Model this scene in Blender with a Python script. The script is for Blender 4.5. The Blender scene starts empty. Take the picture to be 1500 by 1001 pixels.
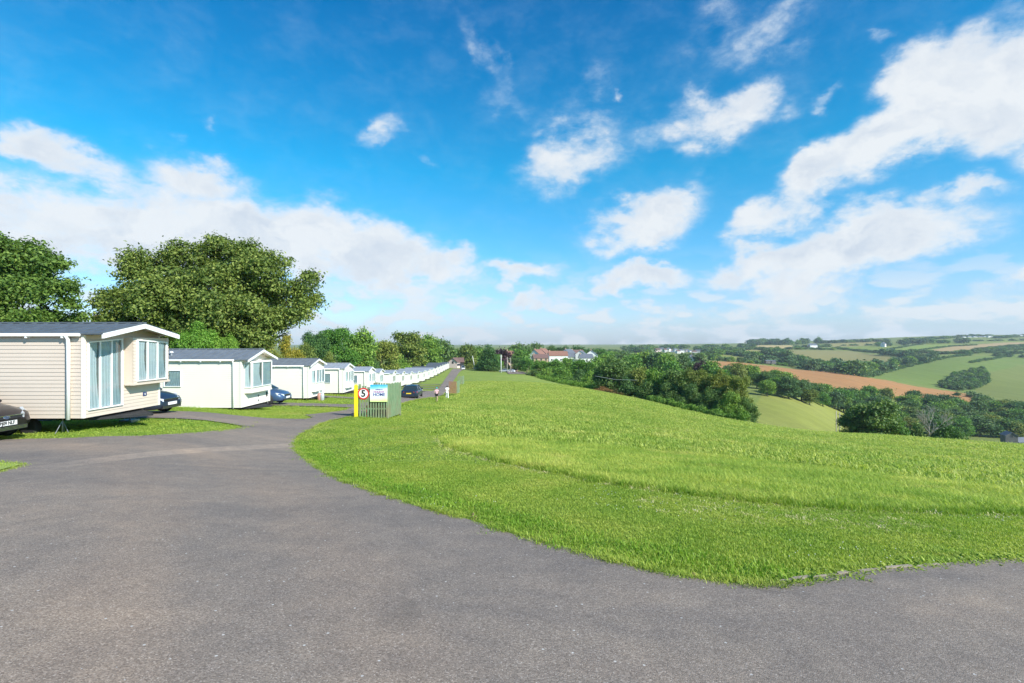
import bpy, math, random
import numpy as np
from mathutils import Vector, Matrix, Euler
from mathutils.geometry import delaunay_2d_cdt
R = math.radians
rng = np.random.default_rng(7)
random.seed(7)
F, CX, CY, EYE = 750.0, 750.0, 500.5, 1.6

# ------------------------------------------------------------------ terrain
# surveyed points: (bearing as image column, forward distance in m, image row)
CTRL = [
 (0,13,647),(60,13.6,642),(122,14.3,634),(-300,14,640),(0,30,592),(0,60,562),(0,150,541),(0,400,529),
 (300,20.5,608.5),(350,26,602),(452,38,587),(503,50,579),(520,24,611),(430,14.5,655),
 (640,50,589.5),(607,56,583.5),(574,86,570),(616,125,562),(640,170,551),(660,230,541),(672,280,538),
 (760,190,550),(850,150,568),(950,120,590),(1100,95,622),(1300,78,641),(1500,65,655),
 (1100,20,662),(1100,40,636),(1100,62,627),(1300,20,678),(1300,40,655),(1500,12,722),(1500,20,692),(1500,35,669),(950,60,602),(950,30,632),(850,80,581),
 (690,240,543),(690,330,537),(700,400,533),(600,300,540),(500,200,545),(400,100,556),(400,300,535),(200,60,562),(200,100,550),
 (760,236,547),(760,300,542),(760,400,536),(760,700,528),
 (820,200,562),(820,300,548),(820,400,532),(820,500,526),(820,1000,520),
 (950,150,598),(950,220,592),(950,300,566),(950,450,543),(950,700,528),(950,1200,517),(950,2000,511),
 (1040,130,620),(1040,200,608),(1040,330,567),(1040,450,545),(1040,650,530),(1040,1000,522),(1040,1500,514),(1040,2200,508),
 (1170,120,645),(1170,170,636),(1170,230,608),(1170,330,579),(1170,420,575),(1170,500,563),(1170,700,542),(1170,800,541),(1170,950,530),(1170,1300,515),(1170,1700,508),(1170,2200,504),
 (1260,115,656),(1260,180,654),(1260,260,637),(1260,330,617),(1260,420,592),(1260,480,576),(1260,640,551),(1260,720,549),(1260,900,538),(1260,1200,522),(1260,1600,510),(1260,2200,500),
 (1400,100,668),(1400,180,670),(1400,260,653),(1400,330,640),(1400,420,612),(1400,500,591),(1400,560,580),(1400,620,574),(1400,800,548),(1400,1000,525),(1400,1200,516),(1400,1500,508),(1400,2200,494),
 (1500,90,674),(1500,160,684),(1500,250,662),(1500,320,646),(1500,420,618),(1500,520,592),(1500,600,578),(1500,800,553),(1500,1000,530),(1500,1300,514),(1500,1600,506),(1500,2300,492),
 (1750,90,690),(1750,300,660),(1750,800,560),(1750,1500,506),(1750,2300,490),
 (0,1000,515),(400,1000,514),(700,1200,513),(0,2500,509),(400,2500,509),(700,2500,509),
 (0,5500,505),(400,5500,505),(800,5500,505),(1040,5500,504),(1260,5500,503),(1500,5500,502)]
_th, _lr, _s = [], [], []
for px, D, py in CTRL:
    X = (px-CX)/F*D; Z = EYE-(py-CY)/F*D
    r = math.hypot(X, D)
    _th.append(math.atan2(X, D)); _lr.append(math.log(r)); _s.append(-Z/r)
SA, SB = .044, .093
for px in (-100, 250, 550, 850, 1150, 1450, 1700):
    th = math.atan((px-CX)/F)
    for r in (1.0, 2.5, 6.0):
        _th.append(th); _lr.append(math.log(r)); _s.append(SA*math.sin(th)+SB*math.cos(th))
for td in (-180, -135, -95, 95, 135, 180):
    th = R(td)
    for r, k in ((1.0, 1), (6, 1), (20, 1), (70, .8), (300, .3), (1500, .06), (5500, .01)):
        _th.append(th); _lr.append(math.log(r)); _s.append(k*(SA*math.sin(th)+SB*math.cos(th)))
KT = 3.0
P = np.stack([np.array(_th)*KT, np.array(_lr)], 1); SV = np.array(_s)
def _phi(d2): return np.where(d2 > 1e-12, d2*np.log(np.maximum(d2, 1e-12)), 0.0)
n = len(P)
_A = np.zeros((n+3, n+3))
_A[:n, :n] = _phi(((P[:, None]-P[None])**2).sum(-1)) + np.eye(n)*0.004
_A[:n, n] = 1; _A[:n, n+1:] = P; _A[n, :n] = 1; _A[n+1:, :n] = P.T
_W = np.linalg.solve(_A, np.concatenate([SV, np.zeros(3)]))
def ground(X, Y):
    X = np.atleast_1d(np.asarray(X, float)); Y = np.atleast_1d(np.asarray(Y, float))
    r = np.hypot(X, Y); rr = np.clip(r, 1.0, 5600)
    t = np.arctan2(X, Y)*KT; l = np.log(rr)
    out = np.full(t.shape, _W[n]) + _W[n+1]*t + _W[n+2]*l
    for i in range(n):
        out += _W[i]*_phi((t-P[i, 0])**2+(l-P[i, 1])**2)
    return -out*r
def gz(x, y): return float(ground(x, y)[0])
_Dl = np.exp(np.linspace(math.log(2.0), math.log(5400), 1400))
def hit(px, py, dmin=0.0):
    """world point where the sight line through a surveyed image position meets the ground"""
    D = _Dl[_Dl > dmin]
    X = (px-CX)/F*D
    g = ground(X, D)
    ray = EYE-(py-CY)/F*D
    below = np.nonzero(ray <= g)[0]
    if len(below) == 0: i = len(D)-1
    else: i = below[0]
    if i > 0:
        a = ray[i-1]-g[i-1]; b = ray[i]-g[i]
        k = a/(a-b) if a != b else 0
        k = min(max(k, 0), 1)
        d = D[i-1]+(D[i]-D[i-1])*k
    else: d = D[0]
    x = (px-CX)/F*d
    return (x, d, gz(x, d))
def at(px, D):
    x = (px-CX)/F*D
    return (x, D, gz(x, D))
# ------------------------------------------------------------------ helpers
COL = bpy.context.scene.collection
def link(o): COL.objects.link(o); return o
def props(o, label=None, cat=None, group=None, kind=None):
    if label: o['label'] = label
    if cat: o['category'] = cat
    if group: o['group'] = group
    if kind: o['kind'] = kind
    return o
def empty(name, loc=(0, 0, 0), rz=0.0):
    o = bpy.data.objects.new(name, None); o.location = loc; o.rotation_euler = (0, 0, rz)
    o.empty_display_size = .2
    return link(o)
class MB:
    def __init__(s): s.v = []; s.f = []; s.m = []; s.sm = []
    def add(s, vs, fs, m=0, smooth=False):
        b = len(s.v); s.v += [tuple(v) for v in vs]
        for f in fs: s.f.append([b+i for i in f]); s.m.append(m); s.sm.append(smooth)
        return s
    def box(s, x0, x1, y0, y1, z0, z1, m=0):
        v = [(x, y, z) for z in (z0, z1) for y in (y0, y1) for x in (x0, x1)]
        return s.add(v, [(0,2,3,1),(4,5,7,6),(0,1,5,4),(2,6,7,3),(0,4,6,2),(1,3,7,5)], m)
    def hexa(s, v, m=0):      # 8 corners: bottom 4 ring, top 4 ring
        return s.add(v, [(3,2,1,0),(4,5,6,7),(0,1,5,4),(1,2,6,5),(2,3,7,6),(3,0,4,7)], m)
    def prism(s, poly, a, b, axis='y', m=0):
        # poly: list of 2D; extruded between a and b along axis
        def P3(p, t):
            if axis == 'y': return (p[0], t, p[1])
            if axis == 'x': return (t, p[0], p[1])
            return (p[0], p[1], t)
        n = len(poly); v = [P3(p, a) for p in poly]+[P3(p, b) for p in poly]
        fs = [tuple(range(n)), tuple(range(2*n-1, n-1, -1))]
        fs += [(i, i+n, (i+1) % n+n, (i+1) % n) for i in range(n)]
        return s.add(v, fs, m)
    def tube(s, pts, rad, seg=8, m=0, cap=True):
        pts = [Vector(p) for p in pts]
        if not hasattr(rad, '__len__'): rad = [rad]*len(pts)
        b = len(s.v); n = len(pts)
        up = Vector((0, 0, 1))
        prev = None
        for i, p in enumerate(pts):
            d = (pts[min(i+1, n-1)]-pts[max(i-1, 0)])
            if d.length < 1e-9: d = Vector((0, 0, 1))
            d.normalize()
            a = d.cross(up) if prev is None else (prev-d*prev.dot(d))
            if a.length < 1e-4: a = d.cross(Vector((1, 0, 0)))
            a.normalize(); prev = a; c = d.cross(a)
            for k in range(seg):
                t = 2*math.pi*k/seg
                s.v.append(tuple(p+(a*math.cos(t)+c*math.sin(t))*rad[i]))
        for i in range(n-1):
            for k in range(seg):
                k2 = (k+1) % seg
                s.f.append([b+i*seg+k, b+i*seg+k2, b+(i+1)*seg+k2, b+(i+1)*seg+k]); s.m.append(m); s.sm.append(seg > 5)
        if cap:
            s.f.append([b+k for k in range(seg-1, -1, -1)]); s.m.append(m); s.sm.append(False)
            s.f.append([b+(n-1)*seg+k for k in range(seg)]); s.m.append(m); s.sm.append(False)
        return s
    def lathe(s, prof, c=(0, 0, 0), axis='z', seg=20, m=0, smooth=True):
        # prof: list of (radius, height)
        b = len(s.v)
        for r, h in prof:
            for k in range(seg):
                t = 2*math.pi*k/seg; u, w = r*math.cos(t), r*math.sin(t)
                p = (u, w, h) if axis == 'z' else ((u, h, w) if axis == 'y' else (h, u, w))
                s.v.append((p[0]+c[0], p[1]+c[1], p[2]+c[2]))
        for i in range(len(prof)-1):
            for k in range(seg):
                k2 = (k+1) % seg
                s.f.append([b+i*seg+k, b+i*seg+k2, b+(i+1)*seg+k2, b+(i+1)*seg+k]); s.m.append(m); s.sm.append(smooth)
        s.f.append([b+k for k in range(seg-1, -1, -1)]); s.m.append(m); s.sm.append(False)
        s.f.append([b+(len(prof)-1)*seg+k for k in range(seg)]); s.m.append(m); s.sm.append(False)
        return s
    def mesh(s, name, mats):
        me = bpy.data.meshes.new(name); me.from_pydata(s.v, [], s.f)
        for m in (mats if isinstance(mats, (list, tuple)) else [mats]): me.materials.append(m)
        me.polygons.foreach_set('material_index', s.m); me.polygons.foreach_set('use_smooth', s.sm)
        me.update(); return me
    def build(s, name, mats, parent=None, bevel=0):
        o = bpy.data.objects.new(name, s.mesh(name, mats)); link(o)
        if parent is not None: o.parent = parent
        if bevel:
            b = o.modifiers.new('bevel', 'BEVEL'); b.width = bevel; b.segments = 2; b.limit_method = 'ANGLE'; b.angle_limit = R(40)
        return o
def np_mesh(name, V, Fq, mats, smooth=False):
    me = bpy.data.meshes.new(name); V = np.asarray(V, np.float32); Fq = np.asarray(Fq, np.int32)
    k = Fq.shape[1]
    me.vertices.add(len(V)); me.vertices.foreach_set('co', V.ravel())
    me.loops.add(Fq.size); me.loops.foreach_set('vertex_index', Fq.ravel())
    me.polygons.add(len(Fq)); me.polygons.foreach_set('loop_start', np.arange(0, Fq.size, k, dtype=np.int32))
    me.polygons.foreach_set('loop_total', np.full(len(Fq), k, np.int32))
    if smooth: me.polygons.foreach_set('use_smooth', np.ones(len(Fq), bool))
    for m in mats: me.materials.append(m)
    me.update(calc_edges=True); me.validate(); return me
def kids(o): return [c for c in bpy.data.objects if c.parent == o]
def copy_tree(o, parent=None, table=None):
    c = o.copy(); link(c)
    if parent is not None: c.parent = parent
    for ch in (table[o.name] if table and o.name in table else list(o.children)): copy_tree(ch, c)
    return c

# ------------------------------------------------------------------ node helpers
class NT:
    def __init__(s, tree): s.t = tree; s.n = tree.nodes; s.l = tree.links
    def node(s, typ, **kw):
        nd = s.n.new(typ)
        for k, v in kw.items(): setattr(nd, k, v)
        return nd
    def set(s, sock, val):
        if isinstance(val, bpy.types.NodeSocket): s.l.new(val, sock)
        elif val is not None:
            if isinstance(val, (tuple, list)) and len(val) == 3 and sock.type == 'RGBA': val = (*val, 1)
            sock.default_value = val
    def math(s, op, a, b=None, c=None, clamp=False):
        nd = s.node('ShaderNodeMath', operation=op, use_clamp=clamp); s.set(nd.inputs[0], a)
        if b is not None: s.set(nd.inputs[1], b)
        if c is not None: s.set(nd.inputs[2], c)
        return nd.outputs[0]
    def vmath(s, op, a, b=None, scale=None):
        nd = s.node('ShaderNodeVectorMath', operation=op); s.set(nd.inputs[0], a)
        if b is not None: s.set(nd.inputs[1], b)
        if scale is not None: s.set(nd.inputs['Scale'], scale)
        return nd.outputs['Value' if op in ('LENGTH', 'DOT_PRODUCT', 'DISTANCE') else 'Vector']
    def mix(s, fac, a, b, mode='MIX'):
        nd = s.node('ShaderNodeMix', data_type='RGBA', blend_type=mode)
        s.set(nd.inputs[0], fac); s.set(nd.inputs[6], a); s.set(nd.inputs[7], b); return nd.outputs[2]
    def noise(s, vec, scale=5, detail=4, rough=.5, dist=0, lac=2.0):
        nd = s.node('ShaderNodeTexNoise'); s.set(nd.inputs['Vector'], vec); s.set(nd.inputs['Scale'], scale)
        s.set(nd.inputs['Detail'], detail); s.set(nd.inputs['Roughness'], rough); s.set(nd.inputs['Distortion'], dist); s.set(nd.inputs['Lacunarity'], lac)
        return nd.outputs['Fac']
    def ramp(s, fac, stops, interp='LINEAR'):
        nd = s.node('ShaderNodeValToRGB'); cr = nd.color_ramp; cr.interpolation = interp
        while len(cr.elements) < len(stops): cr.elements.new(.5)
        for e, (p, c) in zip(cr.elements, stops):
            e.position = p; e.color = (*c, 1) if len(c) == 3 else c
        s.set(nd.inputs[0], fac); return nd.outputs[0]
    def mrange(s, v, a, b, c=0., d=1., interp='LINEAR'):
        nd = s.node('ShaderNodeMapRange', interpolation_type=interp, clamp=True)
        s.set(nd.inputs[0], v)
        for i, q in zip((1, 2, 3, 4), (a, b, c, d)): s.set(nd.inputs[i], q)
        return nd.outputs[0]
    def mapping(s, vec, loc=(0,0,0), rot=(0,0,0), scale=(1,1,1), typ='POINT'):
        nd = s.node('ShaderNodeMapping', vector_type=typ); s.set(nd.inputs[0], vec)
        nd.inputs['Location'].default_value = loc; nd.inputs['Rotation'].default_value = rot; nd.inputs['Scale'].default_value = scale
        return nd.outputs[0]
    def bump(s, h, strength=.3, dist=.01):
        nd = s.node('ShaderNodeBump'); s.set(nd.inputs['Height'], h); nd.inputs['Strength'].default_value = strength
        nd.inputs['Distance'].default_value = dist; return nd.outputs[0]
def new_mat(name):
    m = bpy.data.materials.new(name); m.use_nodes = True; nt = NT(m.node_tree)
    bs = m.node_tree.nodes['Principled BSDF']; return m, nt, bs
def mat(name, col, rough=.6, metal=0., var=.12, scale=6., bump=0., bscale=60., spec=.5, coat=0., **kw):
    """painted / moulded surface with slight uneven tone and dirt"""
    m, nt, bs = new_mat(name)
    co = nt.node('ShaderNodeTexCoord').outputs['Object']
    nz = nt.noise(co, scale, 5, .6)
    a = tuple(c*(1-var) for c in col); b = tuple(min(1, c*(1+var*.6)) for c in col)
    nt.set(bs.inputs['Base Color'], nt.ramp(nz, [(.3, a), (.7, b)]))
    nt.set(bs.inputs['Roughness'], nt.mrange(nz, .3, .7, min(1, rough*1.1), rough*.9))
    bs.inputs['Metallic'].default_value = metal; bs.inputs['Specular IOR Level'].default_value = spec
    bs.inputs['Coat Weight'].default_value = coat
    if bump: nt.set(bs.inputs['Normal'], nt.bump(nt.noise(co, bscale, 3), bump, .01))
    return m

# ------------------------------------------------------------------ lighting
SUN_DIR = Vector((.66, -.56, .60)).normalized()      # towards the sun: behind the viewer, to the right
el = math.asin(SUN_DIR.z); az = math.atan2(SUN_DIR.x, SUN_DIR.y)
sun = bpy.data.lights.new('sun', 'SUN'); sun.energy = 4.6; sun.angle = R(.5); sun.color = (1, .955, .88)
so = link(bpy.data.objects.new('sun', sun)); so.rotation_euler = SUN_DIR.to_track_quat('Z', 'Y').to_euler()

cam = bpy.data.cameras.new('camera'); cam.sensor_width = 36; cam.lens = 18.0; cam.clip_end = 30000; cam.clip_start = .05
co_ = link(bpy.data.objects.new('camera', cam)); co_.location = (0, 0, EYE); co_.rotation_euler = (R(90), 0, 0)
bpy.context.scene.camera = co_
vs = bpy.context.scene.view_settings
vs.view_transform = 'Standard'; vs.look = 'None'; vs.gamma = 1; vs.exposure = .62
# ------------------------------------------------------------------ sky and clouds
def ang(px, py):
    return math.atan((px-CX)/F), math.atan((CY-py)/math.hypot(F, px-CX))
W = bpy.data.worlds.new("World"); bpy.context.scene.world = W; W.use_nodes = True
w = NT(W.node_tree); bg = W.node_tree.nodes['Background']
sky = w.node('ShaderNodeTexSky', sky_type='NISHITA'); sky.sun_disc = False
sky.sun_elevation = el; sky.sun_rotation = az; sky.altitude = 60; sky.air_density = 1.0; sky.dust_density = .6; sky.ozone_density = 2.2
d = w.vmath('NORMALIZE', w.node('ShaderNodeTexCoord').outputs['Generated'])
sep = w.node('ShaderNodeSeparateXYZ'); w.set(sep.inputs[0], d)
azn = w.math('ARCTAN2', sep.outputs[0], sep.outputs[1]); eln = w.math('ARCSINE', sep.outputs[2])
comb = w.node('ShaderNodeCombineXYZ'); w.set(comb.inputs[0], azn); w.set(comb.inputs[1], eln)
AE = comb.outputs[0]
# warp the bearing so that cloud outlines billow
def nvec(vec, scale, detail, rough=.55):
    nd = w.node('ShaderNodeTexNoise'); w.set(nd.inputs['Vector'], vec); nd.inputs['Scale'].default_value = scale
    nd.inputs['Detail'].default_value = detail; nd.inputs['Roughness'].default_value = rough
    return w.vmath('SUBTRACT', nd.outputs['Color'], (.5, .5, .5))
AEs = w.vmath('MULTIPLY', AE, (1, 1.5, 1))
warp = w.vmath('ADD', AE, w.vmath('SCALE', nvec(AEs, 5.5, 6, .58), scale=.20))
# cloud banks: (column, row, half width, half height, tilt deg, weight)
BANKS = [
 (60,330,150,60,-6,.95),(210,335,190,70,5,1.05),(370,345,210,72,12,1.1),(520,365,150,62,16,1.05),(620,400,95,38,12,.95),
 (110,235,100,34,16,.85),(300,255,100,40,4,.8),(-80,320,160,80,0,.95),(322,222,30,16,10,.55),
 (625,440,75,22,0,.65),(665,380,40,26,0,.75),
 (765,402,75,24,0,.9),(790,440,90,16,-4,.75),(700,470,160,16,0,.45),
 (940,325,90,50,-22,1.15),(975,298,60,30,-30,.85),(910,345,60,35,0,.8),(935,412,78,24,-4,.95),(960,470,110,16,0,.5),
 (1330,175,190,58,-36,1.15),(1450,130,130,70,-25,1.15),(1200,265,120,42,-40,1.0),(1120,325,58,34,-30,.85),
 (1240,365,200,52,-14,1.1),(1110,395,95,30,-8,.9),(1330,360,130,42,-10,.9),(1170,425,140,26,0,.75),(1420,270,90,20,-14,.7),
 (1600,110,150,80,-20,1.1),(1370,450,170,20,0,.55),(1560,430,90,26,0,.7),(1100,470,220,16,0,.5),
 (560,185,42,18,-16,.5),(835,225,100,44,-18,.72),(1060,160,78,46,-30,.9),(1130,165,50,25,-30,.5),(980,180,60,25,0,.42),
 (1110,28,110,34,-10,.5),(1060,5,40,30,0,.4),(710,95,70,16,48,.42),(750,160,60,14,30,.3),(860,130,55,30,-40,.42),(905,133,14,9,0,.5),(1205,128,26,13,-20,.5),
 (1300,78,24,10,-20,.42),(630,225,22,9,15,.36),(40,200,26,14,40,.4),(1480,60,80,22,-40,.5)]
dens = None
for (bx, by, bw, bh, tilt, wt) in BANKS:
    a0, e0 = ang(bx, by)
    sa = bw/F*math.cos(a0)**2; se = bh/F*math.cos(a0)*.95
    mp = w.mapping(warp, (a0, e0, 0), (0, 0, R(-tilt)), (sa, se, 1), 'TEXTURE')
    v = w.mrange(w.vmath('LENGTH', mp), 1.62, .12, 0, wt, 'SMOOTHSTEP')
    dens = v if dens is None else w.math('MAXIMUM', dens, w.math('ADD', w.math('MULTIPLY', dens, .45), v)) if False else w.math('SMOOTH_MAX', dens, v, .25)
# fine structure
f1 = w.noise(AEs, 11, 9, .60, .25); f2 = w.noise(w.mapping(AE, rot=(0, 0, R(25)), scale=(1, 2.2, 1)), 34, 6, .62, .5)
fs = w.math('ADD', w.math('MULTIPLY', w.math('SUBTRACT', f1, .5), 1.25), w.math('MULTIPLY', w.math('SUBTRACT', f2, .5), .38))
fs = w.math('MULTIPLY', fs, w.mrange(dens, .04, .5, .0, 1))
dn = w.math('ADD', dens, fs)
cover = w.mrange(dn, .13, .90, 0, 1, 'SMOOTHSTEP')
# low bank of distant small cumulus and haze near the horizon
lowfac = w.mrange(eln, .03, .20, 1, 0, 'SMOOTHSTEP')
lown = w.noise(w.mapping(AE, scale=(1, 2.6, 1)), 13, 7, .5, .1)
low = w.math('MULTIPLY', w.mrange(lown, .44, .60, .10, .88, 'SMOOTHSTEP'), lowfac)
cover = w.math('MAXIMUM', cover, low)
cover = w.math('MULTIPLY', cover, .96)
# self shading of the clouds: thickness towards the sun against away from it
g1 = w.noise(w.vmath('ADD', warp, (-.012, .026, 0)), 9, 5, .55); g0 = w.noise(warp, 9, 5, .55)
lit = w.mrange(w.math('SUBTRACT', g0, g1), -.10, .08, 0, 1)
thick = w.mrange(dn, .55, 1.35, 0, 1)
gray = w.math('MULTIPLY', w.math('MULTIPLY', thick, w.math('SUBTRACT', 1.0, lit)), .8)
ccol = w.mix(gray, (6.4, 6.65, 6.85), (3.9, 4.6, 5.6))
ccol = w.mix(w.mrange(cover, 0, .75, 0, 1), (4.2, 5.6, 6.9), ccol)
# deepen the blue overhead, pale it towards the horizon
skyc = w.mix(1.0, sky.outputs[0], w.ramp(w.mrange(eln, 0, .75), [(0, (1.0, 1.15, 1.55)), (.10, (.78, 1.10, 1.45)), (.22, (.42, 1.12, 1.42)), (.42, (.08, 1.14, 1.42)), (.75, (.0, .85, 1.32)), (1, (.0, .60, 1.12))]), 'MULTIPLY')
skyc = w.mix(w.mrange(sep.outputs[2], -.05, 0), (2.5, 3, 3), skyc)
final = w.mix(cover, skyc, ccol)
w.set(bg.inputs[0], final); bg.inputs[1].default_value = .09
W.cycles.sampling_method = 'MANUAL'; W.cycles.sample_map_resolution = 512
# ------------------------------------------------------------------ ground
def in_poly(x, y, poly):
    x = np.asarray(x); y = np.asarray(y); c = np.zeros(x.shape, bool)
    n = len(poly); j = n-1
    for i in range(n):
        xi, yi = poly[i]; xj, yj = poly[j]
        if yi != yj:
            c ^= ((yi > y) != (yj > y)) & (x < (xj-xi)*(y-yi)/(yj-yi)+xi)
        j = i
    return c
def smooth_line(pts, step, closed=False):
    """Catmull-Rom through 2-D points, resampled"""
    P_ = [Vector(p[:2]) for p in pts]; n = len(P_); out = []
    rg = range(n) if closed else range(n-1)
    for i in rg:
        p0 = P_[(i-1) % n] if closed or i > 0 else P_[0]; p1 = P_[i]; p2 = P_[(i+1) % n]
        p3 = P_[(i+2) % n] if closed or i < n-2 else P_[-1]
        L = (p2-p1).length; k = max(1, int(L/step))
        for j in range(k):
            t = j/k
            out.append(tuple(.5*((2*p1)+(-p0+p2)*t+(2*p0-5*p1+4*p2-p3)*t*t+(-p0+3*p1-3*p2+p3)*t**3)))
    if not closed: out.append(tuple(P_[-1]))
    return out
def H2(px, py): return hit(px, py)[:2]

# pixel columns of the verge, surveyed to the ground
verge = [H2(*p) for p in [(1140,859),(1110,860),(1060,856),(957,838),(880,820),(811,801),(750,783),(693,765),(598,738),(517,711),(470,688),(442,668),(431,656),(433,646),(446,634),(472,621),(500,613.5),(524,609.5),(560,601),(590,592),(615,586),(640,582),(652,576.5),(657,570),(662,562),(668,553),(675,544),(682,541)]]
left_far = [H2(*p) for p in [(664,540.5),(657,549),(650,559),(640,571),(617,575.5),(590,580),(560,585),(525,592)]]
W_ = [(a, b) for a, b in verge]
verge_s = smooth_line(W_, .35)
kerb_pts = [H2(*p) for p in [(1143,855),(1210,846),(1280,837),(1400,827),(1500,820),(1700,812)]]
kerb_s = smooth_line(kerb_pts, .3)
isl1 = [H2(*p) for p in [(372,620),(350,628),(290,635),(200,640),(110,642.5),(40,644),(-60,648)]]
wedge = [H2(*p) for p in [(-160,672),(-60,677),(0,681),(22,682.5),(28,685),(0,692),(-90,712),(-260,740)]]
# main asphalt outline (closed)
main = list(reversed(kerb_s))
main = [(12, 4.5), *main] + verge_s + smooth_line(left_far, 2.0)
i1y = isl1[0]
asphalt_left = [(-9.3, 29.0), (-9.2, 27.2), (-9.9, 24.6), (-9.0, 23.2), (-9.2, 20.9)]
main += asphalt_left + isl1[:3] + isl1[3:] + [(-16, 12.6), (-30, 12.0), (-30, -14), (14, -14)]
def densify(poly, step):
    out = []
    for i in range(len(poly)):
        a = Vector(poly[i][:2]); b = Vector(poly[(i+1) % len(poly)][:2]); k = max(1, int((b-a).length/step))
        for j in range(k): out.append(tuple(a+(b-a)*j/k))
    return out
def wobble(poly, amp, freq, seed=0):
    out = []
    for x, y in poly:
        q = seed
        out.append((x+amp*math.sin(x*freq*1.7+y*freq+q)+amp*.6*math.sin(y*freq*3.1-x*freq*2.3+q*2), y+amp*math.sin(y*freq*1.9-x*freq*.7+q*3)))
    return out
def sheet(name, poly, m, lift, step=.5, fine=None):
    """flat sheet following the ground, cut to an outline"""
    xs = [p[0] for p in poly]; ys = [p[1] for p in poly]
    pts = [Vector(p) for p in poly]; nb = len(pts)
    st = step; y = min(ys)+st*.5; inner = []
    while y < max(ys):
        s2 = st*max(1, math.hypot(0, y)/18); x = min(xs)+s2*.37
        while x < max(xs): inner.append((x, y)); x += s2*max(1, abs(x)/18)
        y += s2
    if inner:
        ia = np.array(inner); k = in_poly(ia[:, 0], ia[:, 1], poly); ia = ia[k]
        pb = np.array(poly)
        dm = np.array([np.min((pb[:, 0]-a[0])**2+(pb[:, 1]-a[1])**2) for a in ia]) if len(ia) else np.zeros(0)
        if len(ia): ia = ia[dm > (.25*st)**2]
        pts += [Vector(p) for p in ia]
    vs_, es, fs_, *_r = delaunay_2d_cdt(pts, [(i, (i+1) % nb) for i in range(nb)], [], 1, 1e-5)
    V = np.array([(v.x, v.y) for v in vs_]); Z = ground(V[:, 0], V[:, 1])
    Fk = []
    for f in fs_:
        a, b, c = [vs_[i] for i in f[:3]]
        cr = (b-a).cross(c-a)
        Fk.append(f if cr > 0 else f[::-1])
    lf = lift*(1+np.hypot(V[:, 0], V[:, 1])/25)
    me = np_mesh(name, np.column_stack([V, Z+lf]), Fk, [m], True)
    return props(link(bpy.data.objects.new(name, me)), kind='structure')

# shared colouring of grass: used by the ground and by the blades that grow on it
def grass_group():
    g = bpy.data.node_groups.new('grass_tone', 'ShaderNodeTree')
    g.interface.new_socket('Tone', in_out='OUTPUT', socket_type='NodeSocketColor')
    t = NT(g); out = t.node('NodeGroupOutput')
    pos = t.node('ShaderNodeNewGeometry').outputs['Position']
    big = t.noise(t.mapping(pos, scale=(1, .8, .2)), .16, 4, .55, .4)
    mid = t.noise(t.mapping(pos, scale=(1, 1, .2)), .9, 5, .6, .3)
    fine = t.noise(pos, 9, 5, .65)
    c = t.ramp(t.math('ADD', t.math('MULTIPLY', big, .5), t.math('MULTIPLY', mid, .5)),
               [(.30, (.165, .28, .040)), (.44, (.25, .355, .058)), (.56, (.345, .415, .085)), (.68, (.45, .45, .14))])
    c = t.mix(t.mrange(fine, .35, .7, 0, .35), c, (.085, .18, .012))
    # worn straw-coloured scuffs in the mown strip
    dry = t.noise(t.mapping(pos, rot=(0, 0, R(-28)), scale=(.35, 1.6, .2)), .8, 5, .6, .2)
    c = t.mix(t.mrange(dry, .60, .74, 0, .55), c, (.40, .36, .13))
    # strip of lusher grass next to the road is left to the noise; distance meadow is paler
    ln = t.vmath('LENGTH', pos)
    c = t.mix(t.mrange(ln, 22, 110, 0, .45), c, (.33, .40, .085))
    t.set(out.inputs[0], c); return g
GT = grass_group()
def ground_mat():
    m, nt, bs = new_mat('grass_ground')
    gg = nt.node('ShaderNodeGroup'); gg.node_tree = GT
    pos = nt.node('ShaderNodeNewGeometry').outputs['Position']
    at_ = nt.node('ShaderNodeAttribute', attribute_name='field')
    f1_ = nt.noise(nt.mapping(pos, scale=(1, .35, 1)), .02, 6, .6); f2_ = nt.noise(pos, .25, 5, .7)
    fld = nt.mix(nt.mrange(f1_, .35, .65, 0, .35), at_.outputs['Color'], nt.mix(.5, at_.outputs['Color'], (.30, .27, .12)))
    row = nt.noise(nt.mapping(pos, rot=(0, 0, R(22)), scale=(1, .03, 1)), .16, 3, .6)
    fld = nt.mix(nt.mrange(row, .42, .6, 0, .30), fld, nt.vmath('SCALE', fld, scale=.62))
    fld = nt.mix(nt.mrange(f2_, .3, .7, 0, .35), fld, nt.vmath('SCALE', fld, scale=.55))
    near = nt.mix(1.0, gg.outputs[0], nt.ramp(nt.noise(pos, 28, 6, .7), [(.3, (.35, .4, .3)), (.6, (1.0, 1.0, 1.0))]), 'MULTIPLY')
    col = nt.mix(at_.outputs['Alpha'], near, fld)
    nt.set(bs.inputs['Base Color'], col); bs.inputs['Roughness'].default_value = .95; bs.inputs['Specular IOR Level'].default_value = .15
    h = nt.math('ADD', nt.noise(pos, 14, 6, .7), nt.math('MULTIPLY', nt.noise(pos, 1.6, 5, .6), 2.0))
    nt.set(bs.inputs['Normal'], nt.bump(h, .6, .05))
    return m
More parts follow.
